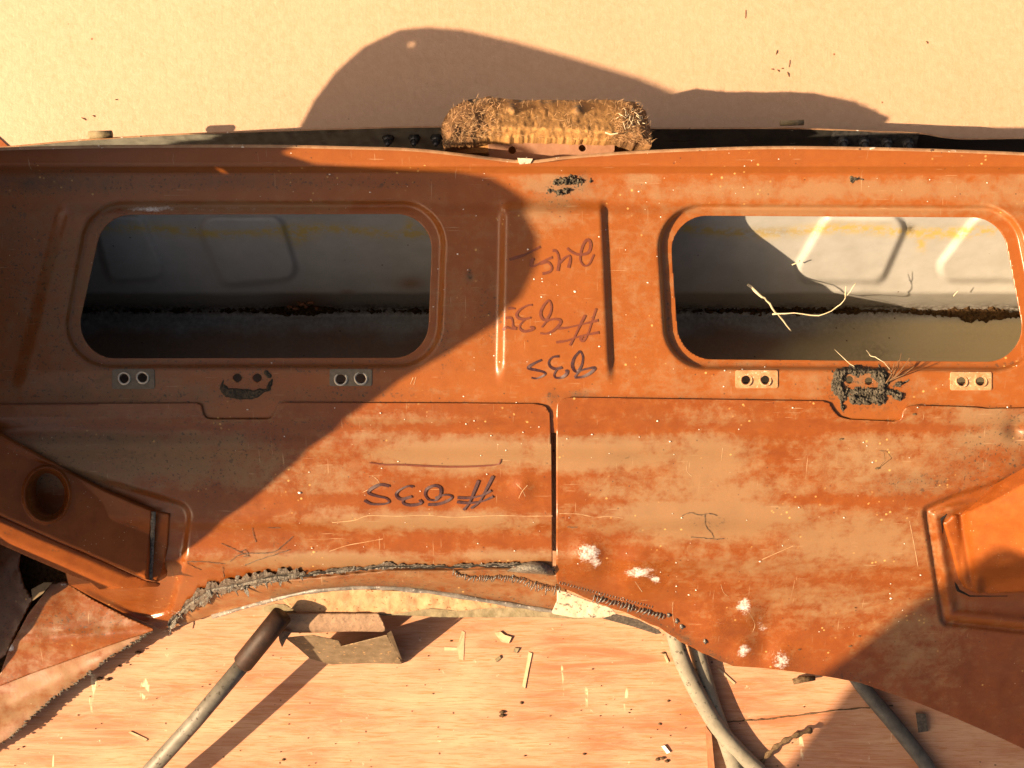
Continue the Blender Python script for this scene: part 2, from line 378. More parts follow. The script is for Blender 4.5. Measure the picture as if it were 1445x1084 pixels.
# ------------------------------------------------------------------ the setting
def quad(name, x0, y0, x1, y1, z, t, mat):
    mb = MB(); mb.prism([(x0, y0, z), (x1, y0, z), (x1, y1, z), (x0, y1, z)], [(x0, y0, z - t), (x1, y0, z - t), (x1, y1, z - t), (x0, y1, z - t)]); return mb.build(name, mat)
tag(quad('plywood_floor', -1.9, -1.6, 1.9, -.03, 0, .018, M['ply']), kind='structure')
tag(quad('ground', -4, -4, 4, 4, -.10, .02, M['soil']), kind='structure')
tag(quad('cardboard_sheet', -1.9, .26, 1.9, 1.5, .004, .003, M['card']), 'smooth tan cardboard sheet lying behind the rusty orange panel', 'cardboard')

# ------------------------------------------------------------------ shape of the pressed panel
ZT = np.array([(150, 204), (205, 204), (231, 196), (233, 197), (235, 195), (246, 188.5), (250, 188), (256, 187.5), (300, 184), (565, 180), (590, 178), (606, 171), (660, 161), (715, 150), (770, 133), (800, 122), (820, 112), (850, 96), (900, 77), (960, 60), (1060, 36), (1150, 20)], float)
WR = 50
WIN = [[(146, 303), (611, 302), (603, 505), (101, 506)], [(944, 304), (1413, 307), (1453, 511), (959, 507)]]
WRIM = [[(124, 285), (630, 284), (621, 519), (80, 519)], [(925, 288), (1434, 290), (1480, 524), (940, 521)]]
HOLES = [(175, 534, 6), (201, 533, 6), (481, 535, 6.5), (509, 534, 6.5), (335, 533, 6), (363, 533, 6), (1053, 536, 6), (1080, 536, 6), (1199, 536, 5.5), (1226, 538, 5.5), (1357, 538, 6), (1384, 538, 6)]
LREC = [(-90, 622), (95, 657), (205, 690), (274, 712), (262, 800), (243, 868), (200, 878), (120, 838), (-90, 800)]
RREC = [(1299, 716), (1345, 696), (1520, 640), (1520, 905), (1326, 884)]
def zlip(px):
    return 204 + 0 * np.asarray(px, float)
def zpanel(px, py):
    px = np.asarray(px, float); py = np.asarray(py, float)
    z = np.interp(py, ZT[:, 0], ZT[:, 1])
    z = z - (204 - zlip(px)) * smooth((246 - py) / 32)
    lf = smooth((py - 795) / 95) * smooth((470 - px) / 240); z = z * (1 - lf) + 13 * lf
    # raised middle field
    fade = smooth((py - 278) / 22) * smooth((548 - py) / 40)
    xl = 710 - (py - 290) * .02; xr = 850 + (py - 290) * .045
    z = z + 5.5 * smooth((px - xl + 7) / 14) * smooth((xr + 7 - px) / 12) * fade
    # side step on the left
    z = z + 4 * smooth((px - (88 - (py - 300) * .26) + 10) / 20) * smooth((py - 285) / 20) * smooth((560 - py) / 40)
    for R in WRIM:
        d = sdround(px, py, R, 62) - 2; z = z - 7.5 * smooth((-d) / 8.5)
    # soft rolls of the lower part
    k = 1 - .75 * smooth((px - 950) / 250); low = smooth((py - 575) / 20)
    z = z + low * k * (4 * np.exp(-((py - 630) / 15) ** 2) + 4.5 * np.exp(-((py - 733) / 14) ** 2) + 5.5 * np.exp(-((py - 788) / 13) ** 2))
    z = z + low * 3.6 * (fbm(px * .7, py, 150, 5, 3) - .5)
    z = z + .8 * (fbm(px, py, 60, 9, 3) - .5)
    # recesses round the two support arms
    d = sdround(px, py, LREC, 26); z = z - 7 * smooth(-d / 9)
    d = sdround(px, py, RREC, 14); z = z - 5.5 * smooth(-d / 7) + 6.5 * np.exp(-((-d - 19) / 8) ** 2) * smooth((py - 700) / 20)
    # crumpled dents in the lower right
    for cx, cy, r, a in [(830, 783, 15, 4), (900, 810, 16, 4), (1012, 882, 20, 4), (1055, 868, 15, 5), (1050, 916, 14, 5), (1100, 932, 15, 5), (1075, 890, 26, -5), (860, 800, 22, -3.5), (1432, 606, 9, -5), (738, 690, 10, 3)]:
        z = z + a * np.exp(-((px - cx) ** 2 + (py - cy) ** 2) / (2 * r * r))
    z = z + 3 * smooth((px - 1180) / 40) * smooth((py - 880) / 60) * (fbm(px, py, 34, 21, 2) - .5)
    return z
def zf(px, py): return float(zpanel(np.array([px]), np.array([py]))[0])

DUST_UP = [(790, 262, 60, 20, .8), (770, 300, 40, 25, .7), (1200, 268, 330, 16, .8), (300, 292, 170, 8, 1.0), (1180, 297, 230, 8, .9), (100, 400, 60, 110, .45), (150, 560, 140, 40, .5), (1100, 540, 300, 30, .35), (900, 350, 60, 160, .3), (1430, 270, 60, 40, .7), (800, 500, 80, 30, -.1), (905, 250, 30, 14, .8), (640, 400, 60, 80, .25)]
DUST_LO = [(640, 640, 110, 26, .95), (860, 640, 130, 26, .9), (560, 610, 90, 24, .6), (1000, 720, 160, 45, .95), (1000, 650, 60, 60, .75), (1200, 760, 130, 40, .7), (1260, 650, 130, 70, .55), (1400, 600, 70, 50, .7), (600, 735, 170, 14, .8), (450, 790, 160, 12, .9), (720, 785, 90, 10, .7), (200, 640, 160, 40, .8), (110, 650, 120, 50, .7), (350, 660, 90, 40, .5), (1290, 900, 60, 70, .5), (880, 700, 60, 40, .6), (1150, 850, 120, 30, .45), (1100, 800, 160, 20, .4), (460, 700, 60, 60, .4), (330, 600, 90, 20, .4)]
BARE_GLINT = [(215, 295, 45, 5, .95), (310, 295, 70, 4, .75), (832, 780, 18, 15, 1.0), (842, 795, 10, 10, .9), (903, 808, 24, 9, 1.0), (925, 818, 10, 7, .9), (825, 805, 24, 12, .55), (1015, 880, 26, 18, .62), (1050, 855, 12, 14, .95), (1075, 880, 12, 18, .72), (1050, 918, 10, 12, 1.0), (1102, 932, 17, 17, .85), (1110, 892, 12, 10, .5), (250, 868, 22, 9, .8), (775, 325, 16, 10, .5), (683, 478, 9, 6, .62), (738, 692, 9, 14, .55)]  # bare scuffs; the lower right ones paint sun glints in white
def wear_up(px, py):
    du = .13 + blobs(px, py, DUST_UP) * .8 * (.6 + .8 * fbm(px, py, 40, 3)); du = du - .5 * smooth((248 - py) / 6)
    gr = blobs(px, py, [(40, 258, 190, 15, .95), (300, 256, 160, 11, .6), (540, 258, 90, 8, .35), (50, 420, 70, 150, .38), (110, 540, 140, 40, .5), (240, 555, 180, 20, .4), (480, 555, 120, 12, .35), (625, 470, 14, 60, .3), (690, 440, 20, 60, .3), (20, 330, 30, 60, .4), (150, 320, 30, 30, .3), (804, 262, 28, 12, .6), (790, 275, 40, 20, .35), (820, 250, 12, 8, .5), (815, 560, 22, 8, .75), (782, 560, 10, 10, .6), (85, 538, 10, 9, .8), (90, 480, 40, 80, .35), (350, 535, 45, 30, .35), (700, 450, 16, 30, .5), (75, 350, 12, 20, .3), (270, 540, 180, 14, .2), (662, 390, 5, 8, .9), (100, 560, 120, 24, .35), (1220, 545, 60, 35, .4), (380, 520, 230, 7, .4), (160, 400, 25, 120, .2)])
    for R in WRIM:
        d = np.abs(sdround(px, py, R, 58) + 8); gr = np.maximum(gr, .38 * np.exp(-(d / 3.5) ** 2) * (.4 + fbm(px, py, 20, 8)) * smooth((py - 300) / 160))
    gr = np.maximum(gr, .75 * np.exp(-np.abs(seam_dist(px, py)) / 2.2) * (.3 + fbm(px, py, 14, 2)))
    ba = blobs(px, py, BARE_GLINT, 1.35)
    return np.stack([du, np.clip(gr, 0, 1), ba, np.ones_like(du)], 1)
def wear_lo(px, py):
    du = .12 + blobs(px, py, DUST_LO) * .95 * (.55 + .9 * fbm(px * .6, py * 1.3, 46, 4)); du = du - .35 * np.exp(-((py - 604) / 7) ** 2) - .3 * np.exp(-((py - 706) / 9) ** 2)
    gr = blobs(px, py, [(180, 640, 190, 55, .55), (60, 620, 120, 40, .5), (330, 620, 110, 50, .38), (420, 600, 100, 12, .35), (300, 690, 60, 40, .3), (1400, 660, 60, 60, .45), (1300, 680, 60, 12, .4), (1180, 960, 80, 20, .3), (1430, 640, 45, 70, .45), (1290, 690, 60, 14, .3), (1000, 738, 30, 10, .3), (400, 770, 40, 20, .2), (260, 600, 120, 20, .22), (230, 800, 20, 60, .25), (150, 815, 60, 12, .4), (880, 645, 20, 8, .2)])
    d = polyd(px, py, SEAM_LINE); gr = np.maximum(gr, .8 * np.exp(-d / 5) * (fbm(px, py, 16, 6)))
    d = polyd(px, py, [(785, 820), (880, 856), (930, 880), (1030, 938)]); gr = np.maximum(gr, .9 * np.exp(-d / 6) * (.2 + fbm(px, py, 16, 6)))
    d = polyd(px, py, [(-60, 660), (95, 660), (205, 692), (262, 715)]); gr = np.maximum(gr, .85 * np.exp(-d / 5))
    d = np.abs(sdround(px, py, RREC, 14) + 3); gr = np.maximum(gr, .55 * np.exp(-(d / 3) ** 2) * (px < 1345))
    return np.stack([du, np.clip(gr, 0, 1), blobs(px, py, BARE_GLINT, 1.35), np.ones_like(du)], 1)

# outlines
TOPE = [(-70, 214), (0, 210), (120, 207), (240, 206), (380, 206), (480, 208), (580, 211), (650, 218), (738, 228), (800, 222), (860, 217), (930, 213), (1040, 209), (1130, 208), (1250, 210), (1350, 213), (1445, 217), (1520, 221)]
UP_POLY = TOPE + [(1520, 612), (-70, 612)]
SEAM_LINE = [(240, 884), (262, 858), (300, 834), (345, 826), (385, 816), (440, 812), (500, 806), (545, 802), (620, 802), (700, 800), (740, 800), (782, 808)]
jag = random.Random(3)
def jagged(L, amp, n):
    out = []
    for i in range(len(L) - 1):
        for k in range(n):
            t = k / n; out.append((L[i][0] + (L[i + 1][0] - L[i][0]) * t + jag.uniform(-amp, amp) * .5, L[i][1] + (L[i + 1][1] - L[i][1]) * t + jag.uniform(-amp, amp)))
    out.append(L[-1]); return out
NOTCH_L = [(278, 569), (284, 572), (286, 583), (290, 590), (298, 592), (376, 592), (385, 589), (389, 578), (394, 570), (402, 568)]
NOTCH_R = [(1160, 566), (1170, 569), (1176, 579), (1184, 588), (1198, 592), (1262, 595), (1272, 592), (1275, 580), (1280, 574), (1292, 572)]
LO_L = [(-90, 572), (0, 571)] + NOTCH_L + [(640, 569), (755, 570), (769, 573), (775, 581), (777, 600), (779, 700), (780, 806)] + jagged(SEAM_LINE[::-1], 2.2, 6)[1:] + [(228, 889), (180, 868), (130, 843), (96, 824), (92, 806), (70, 788), (30, 768), (-90, 730)]
LO_R = [(785, 580), (787, 569), (793, 563), (803, 561), (950, 563)] + NOTCH_R + [(1378, 575), (1392, 577), (1445, 576), (1520, 578), (1520, 1092)] + [(1445, 1057), (1400, 1036), (1340, 1010), (1290, 990), (1215, 964), (1180, 957), (1130, 949), (1080, 943), (1034, 940)] + jagged([(1034, 940), (1000, 926), (960, 906), (930, 886), (880, 864), (830, 846), (790, 828), (785, 818)], 1.2, 4)[1:]
def seam_dist(px, py):
    return np.minimum(polyd(px, py, [(-90, 572)] + NOTCH_L + [(755, 570)]), polyd(px, py, [(803, 561)] + NOTCH_R + [(1445, 576)])) * 1.0

# ------------------------------------------------------------------ the body panel assembly
asm = tag(empty('body_panel', (0, 0, 0)), 'rusty orange car body panel assembly with two rounded window openings, resting on plywood', 'body panel')
def sd_up(px, py):
    d = sdpoly(px, py, UP_POLY)
    for R in WIN: d = np.maximum(d, -sdround(px, py, R, WR))
    for x, y, r in HOLES: d = np.maximum(d, -(np.hypot(px - x, py - y) - r))
    return d
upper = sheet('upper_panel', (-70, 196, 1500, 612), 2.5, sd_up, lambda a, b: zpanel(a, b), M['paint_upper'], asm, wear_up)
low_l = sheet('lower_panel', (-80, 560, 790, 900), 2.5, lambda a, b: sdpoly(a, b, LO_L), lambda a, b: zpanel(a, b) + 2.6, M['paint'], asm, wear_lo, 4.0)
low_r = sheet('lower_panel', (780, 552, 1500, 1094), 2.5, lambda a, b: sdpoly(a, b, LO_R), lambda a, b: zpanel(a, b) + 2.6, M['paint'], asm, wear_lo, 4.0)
# folded lip along the far edge
def strip(name, line_a, za, line_b, zb, mat, parent, sm=True, drop=0):
    v, f = [], []
    A = spline(line_a, 6); B = spline(line_b, 6)
    for a, b in zip(A, B):
        v += [V(a[0], a[1], za(a) if callable(za) else za), V(b[0], b[1], zb(b) if callable(zb) else zb)]
    n = len(A)
    f = [(2 * i, 2 * i + 1, 2 * i + 3, 2 * i + 2) for i in range(n - 1)]
    if drop:
        b0 = len(v)
        for a in A: p = V(a[0], a[1], za(a) if callable(za) else za); v.append(p - Vector((0, 0, drop / 1000)))
        f += [(2 * i, 2 * i + 2, b0 + i + 1, b0 + i) for i in range(n - 1)]
    return link(name, v, f, mat, parent, sm)
strip('folded_lip', [(x, y - 1.8) for x, y in TOPE], lambda p: float(zlip(p[0])) + .6, [(x, y + 2.6) for x, y in TOPE], lambda p: float(zlip(p[0])) + 1.2, M['lip'], asm, drop=14)
mb = MB(); mb.prism([V(730, 223, 206.5), (V(752, 224, 206.5)), V(748, 231, 206.5), V(733, 232, 206.5)], [V(730, 223, 200), V(752, 224, 200), V(748, 231, 200), V(733, 232, 200)]); mb.build('lip_solder', M['bare'], asm)
# inner trough behind the windows
TP = np.array([(270, 150), (300, 138), (400, 62), (414, 52), (430, 4), (437, -8), (446, -10), (470, -4), (507, 12), (545, 30)], float)
EMB = [[(1162, 300), (1294, 300), (1248, 404), (1102, 404)], [(1374, 300), (1500, 300), (1480, 402), (1296, 402)], [(266, 300), (400, 300), (430, 398), (312, 410)], [(120, 295), (205, 300), (246, 398), (150, 405)], [(470, 296), (640, 296), (640, 404), (500, 404)]]
def ztrough(px, py):
    z = np.interp(py + 5 * (fbm(px, px * 0, 120, 3, 2) - .5), TP[:, 0], TP[:, 1])
    for E in EMB[:4]: z = z + 7 * smooth(-sdround(px, py, E, 24) / 11)
    return z
def wear_tr(px, py):
    ru = .75 * smooth((py - 452) / 30 + 1.2 * (fbm(px, py, 40, 2) - .5)) * (1 - .9 * smooth((px - 1140 - (500 - py) * -1.2) / 150))
    ru = np.maximum(ru, .55 * blobs(px, py, [(1330, 500, 60, 14, 1), (580, 400, 20, 9, 1.3), (490, 412, 12, 4, 1), (430, 430, 40, 16, 1.6), (20, 440, 900, 12, .4)]))
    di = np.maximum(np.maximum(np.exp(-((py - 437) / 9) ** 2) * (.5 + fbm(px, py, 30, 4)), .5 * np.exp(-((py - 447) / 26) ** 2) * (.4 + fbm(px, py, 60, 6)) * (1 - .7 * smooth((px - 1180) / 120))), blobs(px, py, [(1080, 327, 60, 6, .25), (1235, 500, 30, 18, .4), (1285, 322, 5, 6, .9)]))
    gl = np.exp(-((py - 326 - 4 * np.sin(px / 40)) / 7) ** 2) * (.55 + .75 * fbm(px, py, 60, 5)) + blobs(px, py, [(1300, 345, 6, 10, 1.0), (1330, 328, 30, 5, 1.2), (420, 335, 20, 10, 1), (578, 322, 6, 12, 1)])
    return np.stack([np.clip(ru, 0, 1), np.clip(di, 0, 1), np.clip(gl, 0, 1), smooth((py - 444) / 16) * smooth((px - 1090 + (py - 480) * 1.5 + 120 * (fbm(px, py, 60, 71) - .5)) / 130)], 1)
tr = sheet('inner_trough', (-70, 272, 1510, 542), 3, lambda a, b: sdpoly(a, b, [(-68, 274), (1505, 274), (1505, 540), (-68, 540)]), ztrough, M['white'], asm, wear_tr, 2)
for x in (-66, 1503):
    mb = MB(); pts = [(x, 274, 176), (x, 540, 176), (x, 540, 22), (x, 470, -10), (x, 436, -14), (x, 400, 58), (x, 274, 144)]
    mb.prism([V(*p) for p in pts], [V(p[0] + 3, p[1], p[2]) for p in pts]); mb.build('trough_end', M['white'], asm)
for name_, y_, za, zb in (('trough_back_baffle', 541, 26, 176), ('trough_front_baffle', 273, 146, 181)):  # hidden plates added to keep stray light out of the trough
    mb = MB(); mb.prism([V(-66, y_, za), V(1503, y_, za), V(1503, y_, zb), V(-66, y_, zb)], [V(-66, y_ + 1.5, za), V(1503, y_ + 1.5, za), V(1503, y_ + 1.5, zb), V(-66, y_ + 1.5, zb)]); mb.build(name_, M['white'], asm)
mb = MB(); pts = [(780, 274, 180), (780, 540, 176), (780, 540, 30), (780, 470, 0), (780, 440, -6), (780, 400, 64), (780, 276, 148)]
mb.prism([V(*p) for p in pts], [V(p[0] + 3, p[1], p[2]) for p in pts]); mb.build('trough_mid_baffle', M['white'], asm)  # unseen divider added to stop light bouncing between the two bays
# nut pads with two holes each
def pad(cx, x0, y0, x1, y1, hs, mat, rim):
    o = sheet('nut_pad', (x0 - 4, y0 - 4, x1 + 4, y1 + 4), 1.5, lambda a, b: np.maximum(sdround(a, b, [(x0, y0), (x1, y0), (x1, y1), (x0, y1)], 3), -np.minimum.reduce([np.hypot(a - h[0], b - h[1]) - h[2] for h in hs])),
              lambda a, b: zpanel(a, b) + .5 + .5 * fbm(a, b, 8, 4), mat, asm, None, 1.5)
    for h in hs:
        m2 = MB(); n = 22; ring = []
        for k in range(n + 1):
            t = 2 * math.pi * k / n; rr = h[2] + 2.0 + .3 * math.sin(2 * t + h[0]); ring.append(V(h[0] + rr * math.cos(t), h[1] + rr * math.sin(t), zf(h[0], h[1]) + 1.0))
        m2.tube(ring, .0017, 7, False, .8); m2.build('hole_rim', rim, o, True)
        m3 = MB(); n = 18; vs = []
        for k in range(n):
            t = 2 * math.pi * k / n; vs.append((h[0] + h[2] * 1.03 * math.cos(t), h[1] + h[2] * 1.03 * math.sin(t)))
        z0 = zf(h[0], h[1]); m3.add([V(x, y, z0 + 1.5) for x, y in vs] + [V(x, y, z0 - 20) for x, y in vs], [(k, (k + 1) % n, n + (k + 1) % n, n + k) for k in range(n)]); m3.build('thread', M['arm'], o, True)
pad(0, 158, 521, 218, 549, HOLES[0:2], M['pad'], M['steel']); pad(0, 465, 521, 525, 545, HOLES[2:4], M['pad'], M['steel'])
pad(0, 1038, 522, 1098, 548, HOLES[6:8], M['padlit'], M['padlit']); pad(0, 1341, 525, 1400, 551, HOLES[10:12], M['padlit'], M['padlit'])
for h in HOLES[4:6] + HOLES[8:10]:
    m3 = MB(); n = 18; z0 = zf(h[0], h[1]); vs = [(h[0] + h[2] * 1.02 * math.cos(2 * math.pi * k / n), h[1] + h[2] * 1.02 * math.sin(2 * math.pi * k / n)) for k in range(n)]
    m3.add([V(x, y, z0 + .3) for x, y in vs] + [V(x, y, z0 - 20) for x, y in vs], [(k, (k + 1) % n, n + (k + 1) % n, n + k) for k in range(n)]); m3.build('hole_sleeve', M['arm'], asm, True)

# ---- left support arm
def arm_surface(name, rows, mat, parent, depth, nsub=6):
    """box-section beam: rows of (px,py,z) across, swept along; closed below"""
    v, f = [], []; m = len(rows[0])
    for r in rows:
        for p in r: v.append(V(*p))
    for i in range(len(rows) - 1):
        for k in range(m - 1): f.append((i * m + k, i * m + k + 1, (i + 1) * m + k + 1, (i + 1) * m + k))
    return link(name, v, f, mat, parent, False)
armL = tag(empty('support_arm', V(120, 740, 150)), None); armL.parent = asm
def zarmL(px, py):
    t = (px - py * .12 + 100) / 260.0       # along the beam
    return 186 - 54 * np.clip(t, -1, 1.2)
AL = [(-90, 562), (0, 612), (80, 656), (150, 692), (212, 718), (241, 724), (238, 770), (229, 812), (222, 822), (208, 818), (150, 793), (80, 763), (0, 727), (-90, 690)]
def sd_armL(a, b): return np.maximum(sdpoly(a, b, AL), -((((a - 66) / 25) ** 2 + ((b - 698) / 30) ** 2) ** .5 - 1) * 25)
def z_armL(a, b):
    z = zarmL(a, b); d = (((a - 66) / 25) ** 2 + ((b - 698) / 30) ** 2) ** .5
    z = z + 5 * np.exp(-((d - 1.28) / .07) ** 2) - 10 * smooth((1.20 - d) / .18)
    z = z - 10 * smooth((a - 209 + (b - 770) * .08) / 5)
    z = np.where(d > 1.3, np.maximum(z, zpanel(a, b) + 9 - 4 * smooth((a - 209 + (b - 770) * .08) / 5)), z)
    e = sdpoly(a, b, AL); z = z - 3 * smooth((e + 4) / 4) ** 2
    return z
sheet('arm_face', (-80, 560, 246, 828), 1.5, sd_armL, z_armL, M['arm'], armL, None, 44)
LIPL = [(-90, 692), (0, 729), (80, 765), (150, 795), (205, 820), (226, 823), (224, 828), (140, 832), (128, 822), (100, 812), (40, 786), (0, 768), (-90, 728)]
sheet('arm_flange', (-80, 690, 246, 836), 2.5, lambda a, b: sdpoly(a, b, LIPL), lambda a, b: zarmL(a, b) - 8 - .12 * (polyd(a, b, [(-90, 692), (205, 820)])) - 6 * smooth((polyd(a, b, [(-90, 690), (205, 818)]) - 22) / 20), M['arm'], armL, None, 4)
# inside of the arm, seen through its round hole
mb = MB(); pts = [(20, 650), (112, 690), (100, 750), (10, 725)]
mb.prism([V(x, y, zarmL(x, y) - 36) for x, y in pts], [V(x, y, zarmL(x, y) - 38) for x, y in pts]); mb.build('arm_back', M['arm'], armL)
mb = MB(); mb.tube([V(217 + (y - 720) * -.05, y, z_armL(np.array([212.]), np.array([float(y)]))[0] + .6) for y in range(722, 822, 8)], [.003 + .0018 * random.random() for _ in range(722, 822, 8)], 7, True, .5); mb.build('weld_bead', M['sealant'], armL, True)
# ---- right support arm
armR = tag(empty('support_arm', V(1400, 760, 150)), None); armR.parent = asm
mb = MB(); mb.tube([V(x - 3.5, y + (2.5 if y > 825 else 0), max(zf(x, y), zf(x - 3.5, y), zf(x + 2, y)) + 1.0) for x, y in [(1338, 724), (1330, 735), (1332, 756), (1340, 782), (1348, 812), (1356, 830), (1372, 838), (1425, 838)]], [.003, .004, .0026, .003, .0034, .003, .002, .0015], 6, True, .4); mb.build('pocket_gap', M['crack'], armR)
AR = [(1331, 738), (1345, 727), (1370, 720), (1400, 706), (1445, 681), (1520, 640), (1520, 830), (1445, 836), (1380, 838), (1362, 830), (1353, 816), (1342, 775)]
def z_armR(a, b):
    z = zpanel(a, b) + 7 + 1.05 * np.clip(a - 1356, 0, 400) ** 1.0 * .50; z = z - 5 * np.exp(-((a - 1362 - (b - 760) * .16) / 6) ** 2)
    e = sdpoly(a, b, AR); z = z - 3 * smooth((e + 4) / 4) ** 2
    z = z - 22 * smooth((b - 806 + (a - 1360) * .22) / 30) * smooth((a - 1372) / 20)
    return z + .7 * (fbm(a, b, 22, 5, 3) - .5)
sheet('arm_face', (1325, 632, 1500, 842), 2.5, lambda a, b: sdround(a, b, AR, 3), z_armR, M['arm'], armR, None, 70)

# ---- bent flap in the lower left corner
FL1 = [(-90, 880), (0, 950), (12, 918), (40, 866), (62, 838), (72, 824), (92, 821), (130, 846), (180, 872), (217, 889), (180, 904), (140, 918), (80, 940), (40, 953), (0, 967), (-90, 1004)]
FL1 = [(0, 952), (12, 918), (40, 866), (62, 838), (72, 824), (92, 821), (130, 846), (180, 872), (219, 889), (180, 902), (140, 916), (80, 938), (40, 952), (0, 968), (-90, 1004), (-90, 985)]
def z_fl1(a, b): return 34 - (b - 830) * .10 + 10 * smooth((120 - a) / 100) * smooth((900 - b) / 60) + 4 * np.exp(-((b - 900 + (a - 100) * .06) / 12) ** 2) + 3 * (fbm(a, b, 50, 3, 3) - .5)
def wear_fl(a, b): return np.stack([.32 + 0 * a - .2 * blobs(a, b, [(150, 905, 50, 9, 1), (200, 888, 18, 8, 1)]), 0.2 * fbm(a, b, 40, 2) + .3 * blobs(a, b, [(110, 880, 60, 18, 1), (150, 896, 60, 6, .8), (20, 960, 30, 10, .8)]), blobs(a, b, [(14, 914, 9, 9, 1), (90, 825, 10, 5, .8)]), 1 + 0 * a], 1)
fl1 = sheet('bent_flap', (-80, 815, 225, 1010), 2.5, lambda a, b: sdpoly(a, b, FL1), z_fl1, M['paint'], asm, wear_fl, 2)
EDGE2 = [(215, 891), (190, 908), (160, 926), (130, 948), (105, 966), (70, 990), (40, 1018), (10, 1045), (-90, 1100)]
FL2 = [(219, 887), (180, 898), (140, 912), (80, 934), (40, 948), (0, 960), (-90, 1000)] + jagged(EDGE2[::-1], 1.5, 5)
def z_fl2(a, b): return 20 - (b - 890) * .02 + 4 * np.exp(-((b - 1000 + a * .5) / 18) ** 2) + 4 * (fbm(a, b, 60, 12, 3) - .5)
sheet('bent_flap', (-80, 884, 222, 1100), 2.5, lambda a, b: sdpoly(a, b, FL2), z_fl2, M['paint'], asm, lambda a, b: np.stack([.35 + .35 * fbm(a, b, 40, 2), .8 * np.exp(-polyd(a, b, EDGE2) / 4), .35 * blobs(a, b, [(30, 990, 20, 12, 1)]), 1 + 0 * a], 1), 3)
mb = MB()
for i, p in enumerate(spline(EDGE2, 14)):
    if random.random() < .75: mb.lump(V(p[0] + random.uniform(-2, 1), p[1] + random.uniform(-2, 1), float(z_fl2(np.array([p[0]]), np.array([p[1]]))[0]) + .5), (random.uniform(.0015, .004), random.uniform(.0015, .003), .002), i, 1)
tag(mb.build('torn_edge', M['torn'], asm), kind='stuff')
# dark inner side sheet left of the flap
mb = MB(); pts = [(-90, 730), (40, 770), (120, 800), (110, 850), (40, 960), (-90, 1010)]; mb.prism([V(x, y, 3) for x, y in pts], [V(x, y, 1) for x, y in pts]); mb.build('hole_shade_sheet', M['soil'], asm)  # dark sheet added to paint the black shade inside the hole
IS = [(-90, 720), (30, 772), (26, 800), (34, 828), (46, 846), (30, 876), (8, 925), (-90, 985)]
sheet('inner_side', (-80, 716, 50, 990), 4, lambda a, b: sdpoly(a, b, IS), lambda a, b: 24 - .02 * (b - 800) + 4 * fbm(a, b, 40, 3), M['paint'], asm, lambda a, b: np.stack([.3 + 0 * a, .55 * fbm(a, b, 30, 3) + .2, 0 * a, 1 + 0 * a], 1), 3)
mb = MB(); pts = [(44, 832), (62, 822), (74, 822), (60, 838), (46, 848)]; mb.prism([V(x, y, 50) for x, y in pts], [V(x, y, 46) for x, y in pts]); mb.build('torn_tab', M['scrap'], asm)

# ---- arch flange under the torn seam
ARCH = [(228, 896), (250, 884), (300, 868), (340, 857), (390, 843), (440, 832), (500, 827), (560, 828), (640, 838), (720, 851), (790, 863)]
ARCHP = [(x, y - 3) for x, y in SEAM_LINE] + [(800, 832), (795, 864)] + ARCH[::-1]
def z_arch(a, b): return zpanel(a, b) - 4 - 10 * smooth((polyd(a, b, SEAM_LINE) - 12) / 18)
def sd_arch(a, b): return np.maximum(sdpoly(a, b, ARCHP), -(polyd(a, b, SEAM_LINE[2:]) - 2.2))
sheet('arch_flange', (224, 794, 804, 900), 2, lambda a, b: sdpoly(a, b, ARCHP), lambda a, b: z_arch(a, b) - 9 * smooth((4 - polyd(a, b, SEAM_LINE[2:])) / 3), M['paint'], asm,
      lambda a, b: np.stack([.5 + 0 * a, np.clip(.9 * np.exp(-polyd(a, b, SEAM_LINE) / 5) * (.4 + fbm(a, b, 12, 3)) + .85 * np.exp(-polyd(a, b, ARCH) / 7) * (a > 380), 0, 1), .8 * np.exp(-polyd(a, b, [(228, 892), (262, 880)]) / 8), 1 + 0 * a], 1), 3)
PATCH = [(786, 832), (800, 836), (830, 848), (862, 858), (872, 868), (850, 872), (812, 872), (778, 866), (786, 848)]
sheet('primer_patch', (770, 826, 880, 880), 2, lambda a, b: sdround(a, b, PATCH, 2), lambda a, b: zpanel(a, b) - 5 + 2 * fbm(a, b, 10, 3), M['bare'], asm, None, 3)
mb = MB(); L = spline([(870, 866), (900, 880), (935, 890), (925, 896), (890, 884), (852, 872)], 5); 
pts = [(868, 866), (900, 874), (930, 889), (934, 894), (926, 895), (892, 884), (850, 873)]; mb.prism([V(x, y, zf(x, y) - 4) for x, y in pts], [V(x, y, zf(x, y) - 8) for x, y in pts]); mb.build('torn_strip', M['torn'], asm)
# grey bead along the arch edge
mb = MB(); P = spline([(300, 870, 0), (360, 853, 0), (420, 838, 0), (470, 831, 0), (540, 829, 0), (620, 837, 0), (700, 850, 0), (790, 864, 0)], 5)
mb.tube([V(p[0], p[1], zf(p[0], p[1]) - 13 + random.uniform(-.7, .7)) for p in P], [.0026 + .0022 * random.random() for p in P], 8, True, .7); tag(mb.build('arch_bead', M['bead'], asm, True))
